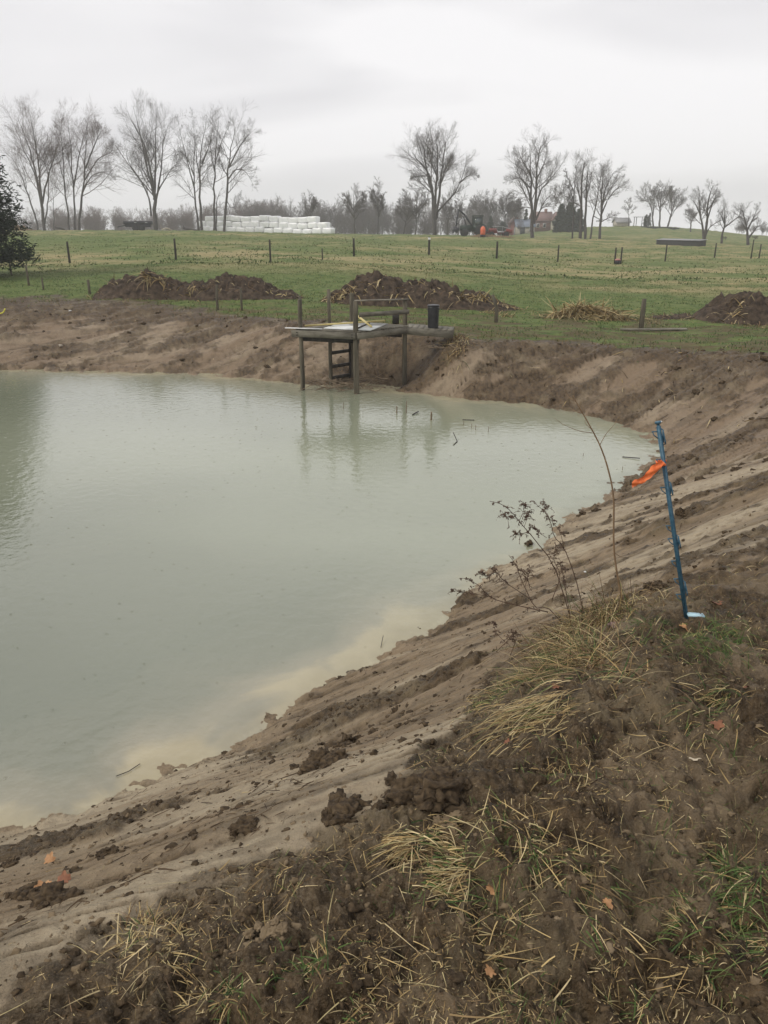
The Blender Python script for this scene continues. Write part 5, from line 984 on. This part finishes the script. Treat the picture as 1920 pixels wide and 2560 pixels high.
# soil clods
def ico(k):
    import bmesh; bm = bmesh.new(); bmesh.ops.create_icosphere(bm, subdivisions=k, radius=1); V_ = np.array([v.co[:] for v in bm.verts]); F_ = np.array([[v.index for v in f.verts] for f in bm.faces]); bm.free(); return V_, F_
IV, IF = ico(2); IV4, IF4 = ico(4)
def clodmesh(x, y, z, s, rng, flat=.6, IV=IV, IF=IF, am=1.):
    n = len(x); V_ = IV[None] * s[:, None, None] * rng.uniform(.65, 1.35, (n, 1, 3)); nz = pn(IV[None, :, 0] * 1.6 + rng.uniform(0, 90, (n, 1)), IV[None, :, 1] * 1.6 + IV[None, :, 2] * 1.3 + rng.uniform(0, 90, (n, 1)), 3)
    nz2 = pn(IV[None, :, 0] * 3.6 + rng.uniform(0, 90, (n, 1)), IV[None, :, 2] * 3.6 + IV[None, :, 1] * 2.3 + rng.uniform(0, 90, (n, 1)), 5); V_ = V_ * (1 + am * (.75 * nz + .4 * nz2))[..., None]; V_[..., 2] *= flat
    V_ = V_ + np.stack([x, y, z], -1)[:, None]; return V_.reshape(-1, 3), (IF[None] + np.arange(n)[:, None, None] * len(IV)).reshape(-1, 3)
clodm = noise_mat('wet_soil_clod', (.024, .016, .009), (.110, .076, .042), 45, .95, .8, .3, bdist=.006); clodt = noise_mat('clay_clod', (.13, .094, .055), (.23, .172, .105), 30, .95, .6, .3, bdist=.006)
def clods(name, label, n, r0, r1, sz, seed, dens, mat):
    rng = np.random.default_rng(seed); x, y = scatter_polar(n, r0, r1, -42, 42, rng); z, mm = terrain(x, y); k = rng.random(n) < dens(x, y, mm, z); x, y, z = x[k], y[k], z[k]; s = sz[0] * (sz[1] / sz[0]) ** (rng.random(len(x)) ** 2.2)
    V_, F_ = clodmesh(x, y, z, s, rng); return tag(mesh_np(name, V_, F_, mat, smooth=True), label, 'soil', kind='stuff')
clods('soil_clods', 'dark crumbs of soil over the near bank', 9000, .9, 9, (.003, .018), 220, lambda x, y, mm, z: (.15 + .85 * mm['dark']) * ss(.02, .1, mm['t']) * .6, clodm)
clods('soil_clods', 'clay crumbs on the near slope', 9000, 1.5, 14, (.003, .014), 221, lambda x, y, mm, z: ss(.0, .05, mm['t']) * .35, clodt)
clods('soil_clods', 'dark crumbs dragged down the near slope', 16000, 2.5, 15, (.003, .020), 223, lambda x, y, mm, z: ss(.0, .05, mm['t']) * (.08 + .9 * mm['dark']) * (1 - mm['soil']), clodm)
clods('soil_clods', 'dark broken clods on the far bank', 5200, 9, 28, (.015, .085), 222, lambda x, y, mm, z: (.08 + .9 * mm['dark']) * ss(.0, .05, mm['t']) * (1 - mm['grass']) * .75, clodm)
# single clods that can be pointed at
for i, (px, py, s, lb, mt) in enumerate(((1047, 1571, .035, 'round dark clod sitting at the near shoreline', 0), (1325, 1361, .05, 'dark clod standing in the water off the right bank', 0), (1455, 1284, .055, 'rounded clod at the water edge left of the post', 0), (1490, 1278, .045, 'smaller clod just right of the rounded shoreline clod', 0), (1240, 2020 - 175, .028, 'small dark clod on the smooth slope left of the straw clump', 0),
      (850, 1695, .03, 'brown clod at the shoreline below the twig', 0), (988, 1780, .022, 'reddish brown clod alone on the smooth clay slope', 0), (620, 2065, .05, 'dark clod beside the water-filled rut at lower left', 0), (265, 2130, .035, 'dark lump left of the rut at lower left', 0), (25, 2160, .04, 'round dark clod at the left edge', 0), (60, 2240, .05, 'tall dark clod beside the fallen leaves at left', 0), (130, 2250, .06, 'wide dark clod under the fallen leaves', 0),
      (800, 1905, .09, 'large dark muddy lump in middle of the slope', 0), (870, 1860, .07, 'ragged dark lump above the larger muddy one', 0), (1090, 1985, .10, 'big dark sod lump on the crest in the middle', 0), (1030, 1975, .07, 'dark sod lump left of the biggest one', 0), (860, 2030, .08, 'dark lump with clay face below the slope centre', 0), (1840, 1175, .06, 'dark clod high on the right bank', 0), (1700, 1285, .06, 'dark clod right of the blue post middle', 0), (1640, 1470, .06, 'black clod behind the foot of the blue post', 0),
      (1120, 2055, .045, 'pale tan clod below the sod lump', 1), (670, 2330, .035, 'grey stone-like clod at lower left of soil', 1), (560, 1885, .03, 'dark crumb at the shoreline bulge', 0), (1740, 1015 - 30, .07, 'dark clod near the top of right far bank', 0))):
    rng = np.random.default_rng(400 + i); c = hit(px, py); n = 1; V_, F_ = [], []; k0 = 0
    for q in range(14):
        o_ = rng.normal(0, .55, 2) * s * (q > 0); ss_ = s * (.75 if q == 0 else rng.uniform(.2, .5)); x, y = np.array([c[0] + o_[0] * 1.3]), np.array([c[1] + o_[1]]); v, f = clodmesh(x, y, gz_at(x, y) + ss_ * .1, np.array([ss_]), rng, .55, IV4, IF4, .55); v = v + .16 * ss_ * np.stack([fbm(v[:, 0] * 40 + q, v[:, 2] * 40 + 9, 1, 3), fbm(v[:, 1] * 40 + q, v[:, 2] * 40, 2, 3), fbm(v[:, 0] * 40, v[:, 1] * 40 + q, 3, 3)], 1); V_.append(v); F_.append(f + k0); k0 += len(v)
    if py == 1361: c[2] = 0; V_ = [v + [0, 0, .05] for v in V_]
    o = mesh_np('mud_clod', np.concatenate(V_) - c, np.concatenate(F_), clodt if mt else clodm, smooth=True); o.location = c; tag(o, lb, 'clod', 'clods of mud on the banks')
# fallen leaves
leafm = {'tan': noise_mat('tan_leaf', (.34, .17, .07), (.5, .28, .13), 40, .6, .1), 'brown': noise_mat('brown_leaf', (.16, .06, .03), (.26, .11, .05), 40, .6, .1), 'pale': noise_mat('pale_leaf', (.5, .42, .3), (.62, .54, .4), 40, .6, .1), 'dull': noise_mat('dull_purple_leaf', (.12, .075, .06), (.2, .13, .11), 40, .6, .1)}
def leaf(px, py, s, kind, label, seed):
    rng = np.random.default_rng(seed); c = hit(px, py); n = 40; t = np.linspace(0, 2 * math.pi, n, endpoint=False); r = s * (.62 + .28 * np.abs(np.cos(2.5 * t)) + .12 * np.cos(7.5 * t) + rng.normal(0, .02, n)); tilt = rng.normal(0, .25, 2)
    A = []
    for k in (1., .55):
        x, y = r * k * np.cos(t), r * k * np.sin(t) * .85; A.append(np.stack([x, y, .012 + s * .22 * k * np.cos(2 * t + 1) * k + tilt[0] * x + tilt[1] * y], 1))
    V_ = np.vstack([A[0], A[1], [[0, 0, .012]]]); i = np.arange(n); F1 = np.stack([i, (i + 1) % n, n + (i + 1) % n, n + i], -1); F2 = np.stack([n + i, n + (i + 1) % n, np.full(n, 2 * n)], -1)
    Rz = rot(0, 0, rng.uniform(0, 6.28)); up_ = V_ @ Rz.T; lo = up_ - [0, 0, .0008]; m_ = MB()
    for P_, fl in ((up_, 1), (lo, -1)): b0 = m_.n; m_.V.append(P_); m_.n += len(P_); m_.F.setdefault(4, []).extend((F1[:, ::fl] + b0).tolist()); m_.F.setdefault(3, []).extend((F2[:, ::fl] + b0).tolist())
    o = m_.build('fallen_leaf', leafm[kind]); o.location = c; tag(o, label, 'leaf', 'fallen leaves on the bank')
for i, (px, py, s, k, lb) in enumerate(((125, 2155, .032, 'tan', 'tan leaf beside the small puddle at lower left'), (110, 2225, .036, 'tan', 'light brown leaf beside the dark clod at left'), (160, 2205, .035, 'brown', 'rusty brown leaf right of the light one at left'), (1232, 2232, .022, 'tan', 'small orange tan leaf on soil right of the straw clump'), (1518, 2270, .02, 'tan', 'small triangular tan leaf on the lower right soil'), (1240, 2035 - 20, .0, 'tan', '')
      , (1850, 1725, .032, 'brown', 'rusty leaf at right edge beside tan tuft'), (1790, 1820, .03, 'brown', 'brown leaf right of the star-shaped tuft'), (1530, 1570, .035, 'dull', 'dull purplish leaf left of the green post tuft'), (1735, 1905, .022, 'pale', 'pale curled leaf on dark soil at right'), (1790, 1515, .035, 'brown', 'brown leaf right of the blue post foot'), (1710, 1575, .03, 'tan', 'orange brown leaf below the blue post foot'), (1390, 1722, .02, 'brown', 'small brown leaf on the crest under drooping grass'), (1225, 2440, .016, 'tan', 'tiny yellow leaf near the bottom edge'), (1270, 1862, .02, 'brown', 'small red brown leaf above straw stalks'))):
    if s: leaf(px, py, s, k, lb, 500 + i)
# pale scraps
for i, (px, py, s, lb) in enumerate(((1463, 1433, .014, 'tiny white scrap on the slope below sapling'), (1652, 1058, .03, 'small pale scrap at the water end of right bank'), (153, 868, .06, 'pale lump on the left far bank'), (176, 780, .05, 'whitish scrap near the top of left far bank'))):
    rng = np.random.default_rng(600 + i); c = hit(px, py); V_, F_ = clodmesh(np.zeros(1), np.zeros(1), np.array([s * .3]), np.array([s]), rng, .5); o = mesh_np('pale_scrap', V_, F_, trim if i != 2 else palewood, smooth=True); o.location = c; tag(o, lb, 'scrap')
c = hit(4, 790); m = MB(); m.tube(smoothline([(-.25, 0, .02), (-.1, -.02, .06), (.05, .02, .10), (.14, .02, .22)], 12), .02, 8); o = m.build('yellow_hose_end', noise_mat('bright_yellow_rubber', (.6, .58, .05), (.7, .68, .1), 5, .5, 0), smooth=True); o.location = c; tag(o, 'bright yellow hose end on left bank at the left edge', 'hose')
# ------------------------------------------------------------------ haze
hm = bpy.data.materials.new('haze_air'); hm.use_nodes = True; hn = hm.node_tree.nodes; hn.clear(); pv = hn.new('ShaderNodeVolumePrincipled'); pv.inputs['Color'].default_value = (.985, .988, .995, 1); pv.inputs['Density'].default_value = HAZE = .00095
pv.inputs['Anisotropy'].default_value = .0; hm.node_tree.links.new(pv.outputs[0], hn.new('ShaderNodeOutputMaterial').inputs['Volume'])
m = MB(); m.box((0, 0, 0), (1540, 1540, 46)); o = m.build('haze', hm); o.location = (0, 0, -7.6 + 23); tag(o, kind='stuff')
